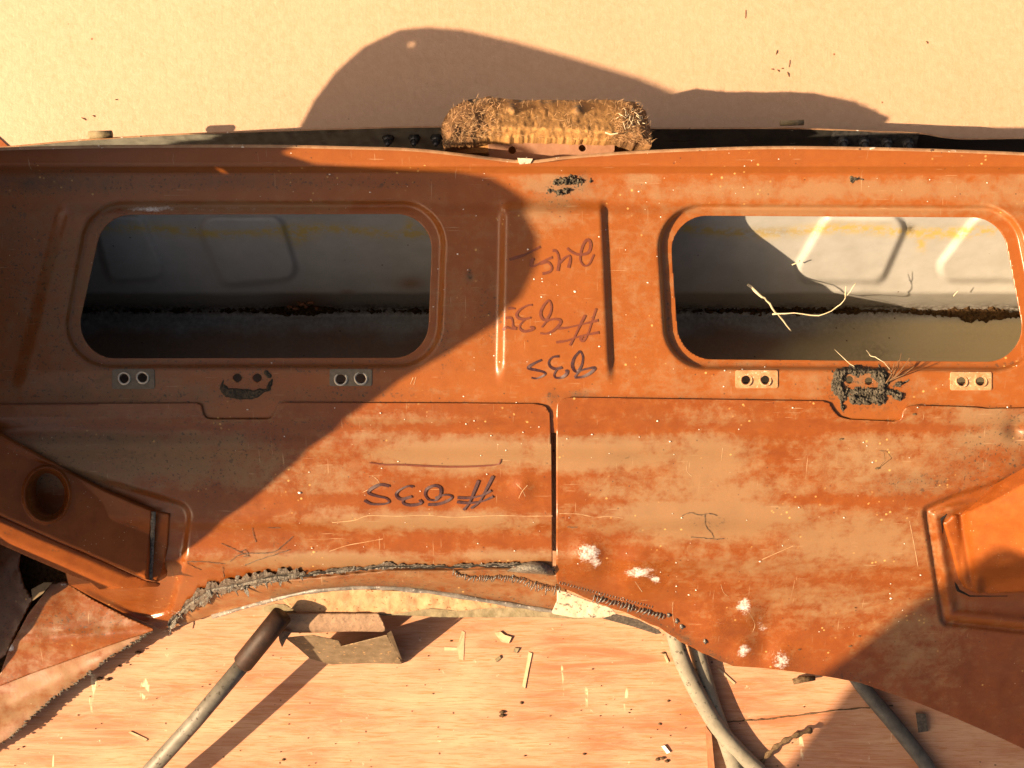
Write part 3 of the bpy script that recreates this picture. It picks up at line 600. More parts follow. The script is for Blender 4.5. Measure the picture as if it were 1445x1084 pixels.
# torn sealant: crumpled band, ribs and flakes
def seam_off(a, b): return polyd(a, b, [(x, y - 3) for x, y in SEAM_LINE])
def sd_band(a, b):
    w = 1.6 + 7.0 * smooth((a - 262) / 30) * smooth((440 - a) / 60) + 3.5 * smooth((a - 225) / 20) * smooth((300 - a) / 30) + 4 * np.exp(-((a - 545) / 12) ** 2) + 1.2 * np.exp(-((a - 470) / 40) ** 2)
    return seam_off(a, b) - w + (16 * (fbm(a, b * .6, 17, 41, 4) - .5) + 6 * (vnoise(a, b * .2, 5, 49) - .5)) * (.30 + .70 * smooth((470 - a) / 60)) + 2.0 * (vnoise(a, b * .3, 2.4, 43) - .5)
def z_band(a, b):
    s_ = seam_off(a, b); tops = zpanel(a, b) + 3.6; cr = smooth(s_ / 3.0)
    return tops + cr * (3.6 * fbm(a, b * .35, 5.5, 45, 3) * smooth((480 - a) / 60) + 3 * fbm(a, b * .5, 4, 46, 3))
sheet('torn_sealant', (224, 780, 792, 900), 1.0, sd_band, z_band, M['sealant'], asm, None, 1.5, False)
P_ = spline([(x, y, 0) for x, y in jagged(SEAM_LINE[1:], 1.6, 6)], 3); mb = MB(); v_ = []
for p in P_:
    w_ = .6 + 2.6 * max(0, float(fbm(np.array([p[0]]), np.array([0.]), 22, 77, 3)[0]) - .25)
    for sg in (-1, 1): q_ = (p[0], p[1] - 1 + sg * w_ * random.uniform(.6, 1.3)); v_.append(V(q_[0], q_[1], zf(q_[0], q_[1]) + 4.4))
mb.add(v_, [(2 * i, 2 * i + 1, 2 * i + 3, 2 * i + 2) for i in range(len(P_) - 1)]); mb.build('seam_crack', M['crack'], asm)
mb = MB(); r5 = random.Random(21)
for i in range(34):
    t = r5.random() ** .8; S_ = spline([(x, y, 0) for x, y in SEAM_LINE[:7]], 20); p = S_[int(t * (len(S_) - 1))]; k = 1.0 if 270 < p[0] < 430 else .55
    if p[0] > 430 and r5.random() < .55: continue
    cx, cy = p[0] + r5.gauss(0, 3), p[1] + r5.gauss(-1, 5.5 * k); z0 = zf(cx, cy) + 3.2; L_, w_ = r5.uniform(4, 13) * k, r5.uniform(1.2, 3.6) * k; an = math.radians(90 + r5.gauss(0, 28)); ca, sa = math.cos(an), math.sin(an); n_ = r5.randint(4, 6); top = []
    tl = r5.uniform(-.1, .22)
    for j in range(n_):
        th = 6.283 * j / n_ + r5.uniform(-.3, .3); u, v2 = L_ * math.cos(th), w_ * math.sin(th); top.append(V(cx + u * ca - v2 * sa, cy + u * sa + v2 * ca, z0 + max(0, tl * u * .6 + r5.uniform(0, .7))))
    mb.prism(top, [q - Vector((0, 0, .0018)) for q in top])
tag(mb.build('sealant_flakes', M['sealant'], asm), kind='stuff')
mb = MB(); r = random.Random(11)
def rib(px, py, ang, L, w, dz, seed, h=2.2):
    z = zf(px, py) + dz; c = V(px, py, z); d = Vector((math.cos(ang), math.sin(ang), 0)); n = Vector((-d.y, d.x, 0)); P = []
    for k in range(5):
        t = k / 4 - .5; P.append(c + d * (t * L / 1000) + n * (r.uniform(-.4, .4) / 1000) + Vector((0, 0, (h * (1 - 4 * t * t) + r.uniform(-.4, .4)) / 1000)))
    mb.tube(P, [w / 1000 * (.55 + .45 * math.sin(math.pi * (k + .5) / 5)) for k in range(5)], 6, True, 1.1)
for i, p in enumerate(spline(SEAM_LINE[:4], 30)):
    if r.random() < .5: rib(p[0] + r.uniform(-6, 6), p[1] + r.uniform(-4, 8), math.radians(90 + r.uniform(-60, 60)), r.uniform(8, 20), r.uniform(.5, 1.3), 1, i, r.uniform(1, 3))
for i in range(46):
    t = i / 45; px = 640 + 150 * t; py = 808 + 22 * t + 4 * math.sin(t * 9)
    rib(px + r.uniform(-.6, .6), py + r.uniform(-1.5, 1.5), math.radians(62 + r.uniform(-26, 26)), r.uniform(5, 17) * (.7 + .5 * t), 1.0, -2.5, i, 2.2)
for i in range(21):
    t = i / 20; px = 838 + 98 * t; py = 843 + 26 * t
    rib(px, py + r.uniform(-1, 1), math.radians(62 + r.uniform(-24, 24)), 17 - 8 * t + r.uniform(-6, 4), r.uniform(.8, 1.8), 3.0, i, 3.2)
for i in range(34):
    t = i / 33; rib(790 + 130 * t, 822 + 34 * t, math.radians(62), 6, .5, 2.9, i, .5)
for px, py in [(944, 868), (955, 876), (962, 884), (995, 905)]: mb.lump(V(px, py, zf(px, py) + 3.6), (.0035, .005, .0012), int(px), 1)
tag(mb.build('sealant_ribs', M['rib'], asm, True), kind='stuff')
mb = MB()   # curled lip of torn sealant at the foot of the vertical seam
P = [(715, 806, 118), (730, 796, 126), (748, 791, 131), (768, 793, 131), (781, 801, 126), (782, 812, 120), (760, 810, 121), (738, 809, 119)]
c = V(752, 801, 138); vs = [V(*p) for p in P]; vs2 = [v + Vector((0, 0, .012)) + (c - v) * .35 for v in vs]
mb.add(vs + vs2 + [c + Vector((0, 0, .008))], [(k, (k + 1) % 8, 8 + (k + 1) % 8, 8 + k) for k in range(8)] + [(8 + k, 8 + (k + 1) % 8, 16) for k in range(8)]); mb.build('sealant_curl', M['sealant'], asm, True)
def crackline(pts, w, seed, mbx, mat=None):
    rr = random.Random(seed); S = spline([(x, y, 0) for x, y in pts], 6); mbx.tube([V(p[0] + rr.uniform(-.5, .5), p[1] + rr.uniform(-.5, .5), zf(p[0], p[1]) + 3.3) for p in S], [w / 1000 * rr.uniform(.5, 1.2) for _ in S], 5, True, .6)
for i, q in enumerate([[(312, 767), (328, 774), (340, 780), (352, 786)], [(325, 792), (338, 783), (352, 781), (372, 781), (388, 778), (400, 769), (414, 757)], [(345, 798), (365, 790), (385, 784), (408, 776)], [(264, 793), (290, 793), (318, 796)], [(265, 795), (274, 800), (284, 804)], [(314, 800), (316, 815)], [(356, 745), (358, 755), (361, 765)], [(378, 745), (395, 745)], [(340, 779), (346, 776), (350, 784), (343, 786)],
    [(962, 728), (974, 724), (988, 727), (1000, 725), (1012, 728)], [(994, 727), (996, 743), (1004, 752), (1007, 760)], [(975, 758), (990, 759), (1007, 761), (1022, 760)], [(800, 744), (815, 744)]]):
    mb = MB(); crackline(q, .5, i, mb); mb.build('paint_crack', M['torn'], asm)

M['scratch'] = plain('pale_scratch', (.42, .24, .12), (.52, .34, .20), 90, .7)
def scratch(pts, w, seed):
    rr = random.Random(seed); S = spline([(x + rr.uniform(-1, 1), y + rr.uniform(-1.2, 1.2), 0) for x, y in pts], 5); m_ = MB()
    m_.tube([V(p[0], p[1], zf(p[0], p[1]) + (2.75 if p[1] > 580 else .15)) for p in S], [w / 1000 * rr.uniform(.2, .75) for _ in S], 4, True, .5); m_.build('paint_scratch', M['scratch'], asm)
for i, (q, w) in enumerate([([(468, 737), (500, 735), (520, 728), (560, 729), (600, 727), (640, 730), (700, 727), (740, 729), (779, 727)], .8), ([(790, 724), (815, 726), (840, 730), (862, 728), (880, 733)], .7), ([(464, 777), (490, 771), (512, 765), (540, 761)], .8), ([(525, 671), (532, 676), (536, 684)], .8), ([(512, 696), (520, 692)], .6), ([(728, 682), (736, 690), (741, 700)], .8), ([(744, 684), (737, 694), (733, 703)], .7), ([(950, 850), (949, 868), (952, 884)], .8), ([(1018, 824), (1022, 836), (1030, 843)], .7), ([(1058, 866), (1066, 880), (1063, 892)], .7), ([(583, 533), (579, 543)], .8), ([(587, 532), (583, 543)], .6), ([(896, 820), (906, 836)], 1.1), ([(1284, 735), (1290, 770), (1296, 800)], 1.0), ([(130, 748), (137, 757), (138, 770)], .8), ([(240, 800), (244, 815)], .7), ([(1020, 632), (1018, 650)], .6), ([(970, 650), (968, 665), (976, 672)], .6), ([(1120, 770), (1090, 784), (1075, 790)], .6)]): scratch(q, w, i)

# ---- backing strip, roll and hanging scrap under the arch
def slab(name, pts, z, t, mat, parent=asm, zr=None):
    mb = MB(); zz = [(z[i] if hasattr(z, '__len__') else z) for i in range(len(pts))]
    mb.prism([V(p[0], p[1], q) for p, q in zip(pts, zz)], [V(p[0], p[1], q - t) for p, q in zip(pts, zz)]); return mb.build(name, mat, parent)
FK = [(395, 842), (440, 834), (520, 832), (600, 836), (690, 850), (740, 858), (690, 858), (650, 862), (610, 858), (560, 866), (420, 866), (404, 852)]
sheet('rust_backing', (390, 828, 745, 872), 2.5, lambda a, b: sdpoly(a, b, FK), lambda a, b: 70 - .25 * (b - 830) + 4 * fbm(a, b, 18, 3), M['flake'], asm, None, 2)
OL = [(372, 856), (388, 852), (402, 853), (418, 862), (560, 862), (600, 858), (640, 861), (680, 854), (740, 857), (800, 866), (845, 871), (815, 874), (760, 871), (700, 872), (620, 871), (560, 868), (470, 872), (420, 874), (395, 866), (372, 864)]
sheet('olive_backing', (368, 848, 850, 880), 2.5, lambda a, b: sdpoly(a, b, OL), lambda a, b: 62 - .2 * (b - 850) + 3 * fbm(a, b, 16, 5), M['olive'], asm, None, 3)
RL = [(378, 866), (405, 866), (534, 866), (541, 880), (545, 892), (500, 891), (440, 893), (398, 893), (388, 880)]
sheet('scaly_roll', (374, 860, 548, 898), 2, lambda a, b: sdround(a, b, RL, 3), lambda a, b: 66 - 14 * ((b - 876) / 18) ** 2 * (b > 876) + 2 * fbm(a, b, 9, 4), M['scale'], asm, None, 6)
SCR = [(402, 900), (440, 896), (478, 904), (482, 912), (546, 896), (556, 915), (568, 937), (520, 936), (468, 938), (438, 930), (420, 914)]
sheet('hanging_scrap', (398, 890, 572, 942), 2, lambda a, b: sdpoly(a, b, SCR), lambda a, b: np.maximum(66 - 1.42 * (b - 893), 2) + 2 * fbm(a, b, 24, 6), M['scrap'], asm, None, 2)
slab('torn_corner', [(392, 890), (412, 892), (404, 902), (398, 914), (394, 904)], [66, 66, 60, 50, 56], 4, M['torn'])
slab('scrap_tail', [(546, 894), (552, 890), (569, 936), (564, 937)], [69, 71, 3, 2.5], 2, M['scrap'])

# ---- rail behind the panel
RT = [(-80, 214), (25, 205), (125, 196), (265, 188), (380, 184), (480, 181), (620, 178), (920, 180), (1100, 180), (1175, 182), (1240, 185), (1296, 187), (1335, 193), (1370, 195), (1445, 194), (1520, 195)]
railt = tag(empty('rail', V(722, 200, 40))); railt.parent = asm
def rail_mesh():
    A = spline(RT, 12); v, f, wv = [], [], []
    for p in A:
        x, y, z = W(p[0], p[1] + 1.8, 70); x, y = float(x), float(y)
        for (dy, zz) in ((.0, 70), (-.014, 52), (-.028, 30), (-.040, 6)): v.append((x, y + dy, zz * ZS / 1000)); wv.append((.9 * (1 - float(smooth((p[0] - 420) / 900.))) * (.8 + .4 * random.random()), 0, 0, 1))
    m = 4
    for i in range(len(A) - 1):
        for k in range(m - 1): f.append((i * m + k, i * m + k + 1, (i + 1) * m + k + 1, (i + 1) * m + k))
    return link('rail_face', v, f, M['rail'], railt, True, np.array(wv))
rail_mesh()
strip('rail_lip', [(x, y) for x, y in RT], 71, [(x, y + 2.2) for x, y in RT], 71.5, M['lip'], railt, drop=3)
def bolt(px, py, z, r):
    o = MB(); c = V(px, py, z); ax = Vector((0, -.72, .69)).normalized(); P = [c - ax * .002, c + ax * .004, c + ax * .004, c + ax * .012, c + ax * .014, c + ax * .014, c + ax * .022, c + ax * .024]
    o.tube(P, [r * 1.25, r * 1.25, r * 1.0, r * 1.0, r * .8, r * .55, r * .5, r * .3], 8); return o.build('bolt', M['bolt'], railt)
for px in (548, 585, 616): bolt(px, 193, 56, .008)
slab('rail_plate', [(1176, 184), (1298, 188), (1292, 209), (1168, 206)], [72, 72, 58, 58], 2, M['bolt'], railt)
for px in (1188, 1218, 1250, 1280): bolt(px, 196 + (px - 1188) * .025, 62, .0085)
def clip(px, py, w):
    o = MB(); a, b = V(px, py + 6, 70), V(px + w, py + 4, 70); n = 9; v = []
    for k in range(n):
        t = math.pi * (k / (n - 1)) * 1.2; off = Vector((0, .006 - .007 * math.cos(t), .007 * math.sin(t)))
        v += [a + off, b + off]
    o.add(v, [(2 * k, 2 * k + 1, 2 * k + 3, 2 * k + 2) for k in range(n - 1)]); return o.build('spring_clip', M['rail'], railt, True)
def clip_solid(px, py, w, h):
    o = MB(); o.tube([V(px, py + h * .5, 74), V(px + w, py + h * .5 - 1, 74)], h * .55 / 1000, 10); return o.build('spring_clip', M['olive'], railt, True)
clip_solid(126, 185, 32, 11); clip_solid(1101, 170, 33, 8)
mb = MB(); pts = [(-24, 176), (0, 196), (14, 209), (-24, 214)]; mb.prism([V(x, y, 4) for x, y in pts], [V(x, y, 2.4) for x, y in pts]); mb.build('corner_bracket', M['arm'], asm)

# ---- felt pad and its bracket on the far edge
FP = [(625, 205), (623, 175), (634, 155), (655, 142), (690, 136), (725, 141), (800, 141), (860, 141), (895, 143), (911, 155), (918, 180), (920, 207), (870, 200), (760, 195), (690, 194)]
def z_felt(a, b):
    d = -sdpoly(a, b, FP); z = 150 + 52 * smooth((b - 128) / 76) ** .8; z = z + 14 * smooth(d / 16) - 8 + 17 * np.clip((900 - a) / 275, 0, 1) + 3 * (fbm(a, b, 14, 5) - .5) * (1 + 2 * smooth((705 - a) / 30) + 1.6 * smooth((a - 868) / 20)) + 2.5 * (fbm(a, b, 5, 8, 2) - .5)
    return z + 9 * (np.exp(-((a - 724) ** 2 + (b - 152) ** 2) / 40) + np.exp(-((a - 817) ** 2 + (b - 152) ** 2) / 60))
def wear_felt(a, b):
    dk = np.maximum(smooth((705 - a - (b - 140) * .25) / 25) * (.35 + .9 * fbm(a, b, 18, 4)), smooth((a - 872 + (b - 150) * .5) / 30) * (.6 + .5 * fbm(a, b, 20, 4)))
    tp = np.maximum(smooth((150 - b) / 8) * fbm(a, b, 14, 3) * 1.3, np.exp(-((a - 724) ** 2 + (b - 150) ** 2) / 50) + np.exp(-((a - 817) ** 2 + (b - 152) ** 2) / 70))
    return np.stack([np.clip(dk, 0, 1), np.clip(tp, 0, 1), 0 * a, 1 + 0 * a], 1)
pad_t = tag(empty('felt_pad', V(770, 170, 180))); pad_t.parent = asm
sheet('felt_body', (615, 128, 925, 212), 1.6, lambda a, b: sdpoly(a, b, FP) + 3.5 * (fbm(a, b, 9, 6) - .5), z_felt, M['felt'], pad_t, wear_felt, 190)
slab('felt_lower', [(624, 192), (690, 196), (690, 216), (660, 216), (626, 212)], [178, 178, 176, 176, 176], 40, M['felt'], pad_t)
BR = [(688, 197), (860, 195), (868, 200), (866, 225), (690, 225)]
sheet('bracket_plate', (684, 192, 872, 228), 1.5, lambda a, b: np.maximum(sdround(a, b, BR, 2), -np.minimum(np.hypot(a - 723, b - 212) - 5.5, np.hypot(a - 822, b - 209) - 5)), lambda a, b: 180 - .15 * (b - 196), plain('bracket_rust', (.27, .125, .07), (.33, .17, .105), 70, .65, 0, .4, .002), pad_t, None, 6)
mb = MB(); r2 = random.Random(5)
for i in range(1500):
    a = r2.choice([r2.uniform(624, 705), r2.uniform(624, 705), r2.uniform(866, 920), r2.uniform(866, 920), r2.uniform(624, 705), r2.uniform(700, 880)]); b = r2.uniform(138, 204)
    if sdpoly(np.array([a]), np.array([b]), FP)[0] > 0: continue
    z = float(z_felt(np.array([a]), np.array([b]))[0]); t = r2.uniform(0, 6.28); L = r2.uniform(4, 11) / 1000
    p = V(a, b, z); d = Vector((math.cos(t), math.sin(t), r2.uniform(0, .8))); n = Vector((-d.y, d.x, 0)).normalized() * .00022; q = p + d * L * .5 + Vector((0, 0, .0015)); e = p + d * L
    mb.add([p - n, p + n, q + n, q - n, e], [(0, 1, 2, 3), (3, 2, 4)])
tag(mb.build('felt_fibres', plain('felt_fibre', (.30, .15, .07), (.50, .31, .16), 80, .9), pad_t), kind='stuff')

# ---- unseen sheet added out of frame, cut to shade the panel and the cardboard
XC = -.900
def B(px, py, z):
    x, y, zz = W(px, py, z); dx = float(x) - XC; return (float(y) - SUN_SIDE * dx, float(zz) + SUN_TAN * dx)
def Bp(px, py): return B(px, py, zf(px, py))
out = [(-.50, .0), B(0, 950, 22), B(70, 832, 44), B(150, 812, 60)] + [Bp(*p) for p in [(228, 812), (252, 793), (268, 775), (313, 739), (354, 709), (400, 670), (480, 604), (560, 540), (620, 505), (690, 463), (735, 420), (755, 378), (759, 335), (745, 292), (720, 266), (692, 250), (640, 242), (560, 238), (443, 231), (395, 216)]]
lobe = [B(1075, 190, 4), B(1000, 152, 4), B(900, 110, 4), B(800, 80, 4), B(720, 58, 4), B(650, 42, 4), B(600, 38, 4), B(560, 42, 4), B(510, 66, 4), B(470, 102, 4), B(440, 142, 4), B(420, 180, 4)]
nb = out[-1]
out += [(nb[0] + .012, nb[1] + .06 * ZS), (lobe[0][0] - .01, lobe[0][1])] + lobe + [B(268, 187, 68), (.285, .50), (.300, .42), (.312, .0)]
def slot(px, py, z, r):
    x, y = B(px, py, z); return x, y, r
SLOTS = [slot(313, 241, zf(313, 241), 5.0), slot(577, 63, 4, 5.0)]
AFL = [(-15, 722), (60, 757), (130, 786), (200, 818), (215, 840), (118, 832), (60, 804), (-15, 774)]
def shadow_caster():
    S2 = 4.0
    pts = [(a * 1000, b * 1000) for a, b in out]
    ys = [p[0] for p in pts]; hs = [p[1] for p in pts]
    x0, x1, y0, y1 = min(ys) - 6, max(ys) + 6, -2, max(hs) + 6
    afl = [(q[0] * 1000, q[1] * 1000) for q in (B(x, y, max(float(zarmL(x, y)) - 10, zf(x, y))) for x, y in AFL)]
    nx, ny = int((x1 - x0) / S2) + 1, int((y1 - y0) / S2) + 1
    X, Y = np.meshgrid(x0 + S2 * np.arange(nx), y0 + S2 * np.arange(ny))
    def sdf(a, b):
        d = sdpoly(a, b, pts)
        for q in SLOTS: d = np.maximum(d, -(np.hypot((a - q[0] * 1000) * 1.0, (b - q[1] * 1000) * 1.2) - q[2]))
        return np.maximum(d, -sdpoly(a, b, afl))
    return X, Y, sdf, (x0, y0, x1, y1), S2
X_, Y_, sdf_, ext_, st_ = shadow_caster()
def sheet_upright(name, ext, step, sd, mat, parent, xw, tk):
    global W
    keep = W
    W = lambda a, b, z: (np.full(np.shape(a), xw), np.asarray(a) / 1000, np.asarray(b) / 1000)
    try: o = sheet(name, ext, step, sd, lambda a, b: a * 0, mat, parent, lambda a, b: np.stack([.3 + 0 * a, .1 + 0 * a, 0 * a, 1 + 0 * a], 1), 0)
    finally: W = keep
    so = o.modifiers.new('thickness', 'SOLIDIFY'); so.thickness = tk; so.offset = 0; return o
sheet_upright('shadow_caster', ext_, st_, sdf_, M['paint'], asm, XC, .002)
# unseen board added beyond the near left corner to shade the near right corner
q = [B(1171, 1084, 0), B(1212, 964, 62), B(1322, 878, 95), B(1380, 836, float(z_armR(np.array([1380.]), np.array([836.]))[0])), B(1445, 790, float(z_armR(np.array([1445.]), np.array([790.]))[0]))]
OC = [(-1300, 0), (-1120, 0), (-1010, 1000)] + [(a * 1000, b * 1000) for a, b in q] + [(q[4][0] * 1000 + 4, q[4][1] * 1000 + 30), (q[4][0] * 1000 - 20, 1750), (-1300, 1750)]
mb = MB(); mb.prism([(XC - .06, a / 1000, b / 1000 + .001) for a, b in OC], [(XC - .075, a / 1000, b / 1000 + .001) for a, b in OC])
tag(mb.build('shadow_board', M['ply'], None, org=(XC - .07, -1.1, 0)), 'unseen angular plywood board added as shadow caster beyond the near left corner', 'shadow board')

# ------------------------------------------------------------------ marker writing (upside down in the photo)
def ink_group(off, k, strokes, mat, w):
    mb = MB()
    for st in strokes:
        S = spline([(off[0] + x * k, off[1] + y * k, 0) for x, y in st], 6); L, R = [], []; n = len(S)
        for i, p in enumerate(S):
            t = (S[min(i + 1, n - 1)] - S[max(i - 1, 0)]).normalized(); q = Vector((-t.y, t.x, 0)) * (w * .5 * (1 - .25 * math.sin(3.1 * i / n * 2 + len(st))))
            L.append(p + q); R.append(p - q)
        zz = zpanel(np.array([p[0] for p in S]), np.array([p[1] for p in S])) + (off[1] > 600) * 3.2 + .55 + .02 * (len(mb.v) % 7)
        b = len(mb.v); vs = []
        for a, c, z in zip(L, R, zz): vs += [V(a[0], a[1], z), V(c[0], c[1], z)]
        mb.add(vs, [(2 * i, 2 * i + 1, 2 * i + 3, 2 * i + 2) for i in range(n - 1)])
    return mb.build('marker_writing', mat, asm)
K1 = 160 / 1445
ink_group((700, 320), K1, [[(905, 270), (945, 310), (1020, 350), (1110, 355), (1180, 320), (1205, 240), (1190, 180), (1150, 172), (1110, 230), (1080, 330), (1072, 420), (1100, 480), (1140, 500), (1190, 470), (1245, 355)], [(720, 305), (760, 310), (790, 360), (800, 460), (785, 565)], [(810, 460), (870, 400), (930, 370), (945, 420), (920, 525)], [(715, 390), (600, 440), (500, 495), (450, 500), (452, 450), (470, 400)], [(560, 470), (660, 455), (710, 520), (680, 575), (590, 600)], [(170, 420), (330, 370), (420, 330), (560, 255)]], M['ink_brown'], 3.4)
ink_group((700, 420), K1, [[(1275, 140), (1220, 310), (1170, 460), (1110, 555), (1075, 520), (1110, 498)], [(1135, 225), (1070, 350), (1000, 500), (940, 610)], [(790, 395), (900, 385), (1080, 345), (1200, 315), (1300, 290)], [(765, 570), (900, 550), (1060, 495), (1200, 465), (1310, 445)], [(660, 35), (600, 110), (565, 200), (590, 270), (640, 280), (690, 200), (705, 110), (680, 45), (650, 40)], [(580, 380), (650, 300), (740, 275), (815, 290), (810, 340), (730, 420), (640, 460), (560, 455)], [(460, 95), (400, 100), (310, 150), (260, 215), (290, 265), (360, 275), (440, 255)], [(370, 275), (310, 340), (300, 390), (350, 430), (430, 420), (480, 390), (430, 375)], [(120, 260), (190, 260), (210, 310), (215, 370), (260, 395)], [(85, 415), (130, 380), (200, 400), (260, 400)], [(150, 138), (200, 138), (240, 142)]], M['ink_brown'], 3.2)
ink_group((700, 420), K1, [[(1060, 690), (1000, 760), (970, 850), (990, 920), (1040, 940), (1090, 860), (1105, 760), (1075, 690), (1050, 690)], [(1000, 1015), (1060, 940), (1150, 910), (1260, 895), (1200, 960), (1100, 1010), (1000, 1020)], [(800, 750), (720, 760), (670, 820), (690, 880), (760, 910), (840, 890)], [(770, 920), (740, 980), (760, 1020), (830, 1020), (890, 980), (910, 935), (880, 935)], [(580, 795), (480, 840), (410, 890), (440, 910), (540, 930), (620, 955), (610, 990), (520, 1030), (450, 1020)]], M['ink_dark'], 3.4)
K3 = 220 / 1445
ink_group((500, 630), K3, [[(140, 150), (270, 170), (450, 172), (700, 185), (950, 190), (1200, 182), (1330, 165), (1355, 120)]], M['ink_brown'], 2.2)
ink_group((500, 630), K3, [[(1285, 275), (1220, 400), (1160, 510), (1080, 575)], [(1150, 315), (1100, 440), (1060, 530), (1010, 590)], [(955, 475), (1060, 478), (1180, 455), (1265, 410)], [(950, 515), (1050, 525), (1180, 510), (1285, 465)], [(690, 500), (655, 450), (670, 395), (740, 365), (795, 385), (795, 450), (750, 500), (690, 495)], [(750, 480), (830, 450), (900, 460), (880, 495), (780, 535), (680, 540)], [(545, 375), (490, 370), (410, 410), (385, 450), (430, 490), (530, 465)], [(530, 470), (460, 490), (450, 525), (500, 545), (580, 540), (620, 520), (600, 495)], [(325, 370), (240, 355), (160, 390), (130, 430), (200, 460), (290, 480), (320, 515), (270, 535), (160, 535), (90, 500)]], M['ink_dark'], 3.4)

# ------------------------------------------------------------------ loose things
# mud nest round the two holes under the right window
r3 = random.Random(2)
def crust(name, lines, half, h, mat, ext, org, seed, step=1.0, parent=None, base=0.0, ragged=1.0):
    """crumbly deposit: an uneven crust that follows the given centre lines"""
    def dd(a, b): return np.minimum.reduce([polyd(a, b, L) - w for L, w in lines])
    def sd(a, b): return dd(a, b) + ragged * half * 1.6 * (fbm(a, b, 9, seed, 4) - .5) + ragged * half * .5 * (vnoise(a, b, 2.2, seed + 3) - .5)
    def z(a, b):
        e = smooth(-sd(a, b) / (half * .9)); return base + zpanel(a, b) + .3 + e * h * (.25 + 1.1 * fbm(a, b, 6.5, seed + 5, 4) + .5 * (vnoise(a, b, 2.1, seed + 9) - .5))
    return sheet(name, ext, step, sd, z, mat, parent, None, 1.0, False, org)
nest = tag(crust('mud_clump', [([(1188, 525), (1205, 523), (1225, 524), (1244, 524)], 6.5), ([(1184, 528), (1183, 545), (1190, 558)], 8), ([(1196, 552), (1215, 554), (1242, 551)], 6), ([(1240, 528), (1248, 540), (1243, 550)], 9), ([(1187, 560), (1188, 575)], 4), ([(1256, 553), (1270, 561)], 5), ([(1258, 545), (1280, 539)], 2), ([(1206, 562), (1225, 565), (1244, 561)], 7), ([(1240, 515), (1243, 522)], 3)], 5.5, 4.2, M['mud'], (1160, 505, 1300, 592), V(1218, 545, zf(1218, 545)), 3, ragged=1.35), 'crumbly dark grey mud clump around two holes below the right window', 'mud')
tag(crust('tar_residue', [([(316, 549), (322, 556), (338, 559), (360, 556), (366, 553)], 5), ([(326, 555), (352, 557)], 7), ([(366, 554), (378, 550), (383, 538)], 2.6), ([(375, 526), (379, 530)], 4), ([(316, 534), (312, 546)], .8)], 2.6, 1.6, M['tar'], (298, 512, 400, 575), V(345, 553, zf(345, 553)), 8), 'dark brown smile-shaped residue crust under two holes below the left window', 'residue')
mb = MB()
mb.lump(V(0, 0, 0) + V(176, 580, zf(176, 580) + 3), (.007, .0022, .0015), 3, 1)
tag(mb.build('bark_flake', M['tar'], None, True, org=V(176, 580, zf(176, 580))), 'small black flake on the shaded lower sheet under the left window', 'flake')
# roots sticking out of the mud
mb = MB()
for i, (x, y) in enumerate([(1262, 512), (1268, 508), (1284, 505), (1276, 515), (1290, 517), (1254, 513), (1272, 498)]):
    s = (1250 + i * 1.5, 541 - i); mb.tube([V(s[0], s[1], zf(s[0], s[1]) + 5), V((s[0] + x) / 2 + 2, (s[1] + y) / 2 + 2, 196), V(x, y, 200 + i * 3)], [.0009, .0007, .0004], 5)
tag(mb.build('rootlets', M['twig'], None, org=V(1255, 535, 190)), 'thin brown rootlets sprouting from the mud clump', 'rootlets')
def stalk(name, paths, label, cat, mat, rad):
    mb = MB()
    for pts in paths:
        S = spline([(p[0], p[1], p[2]) for p in pts], 3); S = [(p[0] + random.uniform(-.7, .7), p[1] + random.uniform(-.7, .7), p[2]) for p in S]; mb.tube([V(*p) for p in S], [rad * (1 - .6 * i / len(S)) * random.uniform(.7, 1.15) for i in range(len(S))], 6, True, .55)
    p0 = paths[0][0]; return tag(mb.build(name, mat, None, True, org=V(*p0)), label, cat)
stalk('grass_stalk', [[(1054, 401, 120), (1072, 416, 120), (1082, 424, 118), (1094, 440, 112), (1106, 453, 106), (1117, 468, 100)]], 'thick dry straw stalk lying across the right window opening', 'straw', M['straw'], .0021)
stalk('grass_stalk', [[(1090, 443, 116), (1120, 442, 118), (1155, 445, 118), (1180, 434, 120), (1195, 418, 122), (1207, 400, 126)], [(1193, 420, 122), (1194, 404, 128)]], 'thin curved dry grass blade hooked over the thick straw stalk', 'straw', M['straw'], .0012)
stalk('grass_stalk', [[(1117, 374, 100), (1128, 370, 104)]], 'short pale straw bit against the shaded white wall inside', 'straw', M['straw'], .0013)
stalk('grass_stalk', [[(1177, 493, 168), (1195, 510, 190), (1206, 518, 194)]], 'short white straw left of the mud clump over the window edge', 'straw', M['straw'], .0006)
stalk('grass_stalk', [[(1223, 494, 176), (1228, 502, 190), (1240, 506, 194), (1259, 524, 196)]], 'kinked white straw rising from the top of the mud clump', 'straw', M['straw'], .0007)
stalk('grass_stalk', [[(1345, 418, 70), (1352, 411, 74)]], 'tiny straw bit at the lit lower edge of the white wall', 'straw', M['straw'], .001)
# straw tuft on the felt
mb = MB()
for i in range(26):
    a, b = r3.uniform(872, 908), r3.uniform(152, 175); t = r3.uniform(0, 3.1); L = r3.uniform(6, 15); z = float(z_felt(np.array([a]), np.array([b]))[0]) + 3
    mb.tube([V(a, b, z), V(a + L * .5 * math.cos(t), b + L * .5 * math.sin(t), z + 4), V(a + L * math.cos(t), b + L * math.sin(t), z + 2)], [.0006, .0005, .0003], 5)
mb.tube([V(854, 187, 208), V(862, 190, 209), V(872, 188, 209)], .001, 5)
tag(mb.build('straw_tuft', M['straw'], None, org=V(890, 165, 195)), 'pale straw tuft caught on the right end of the fuzzy felt', 'straw')
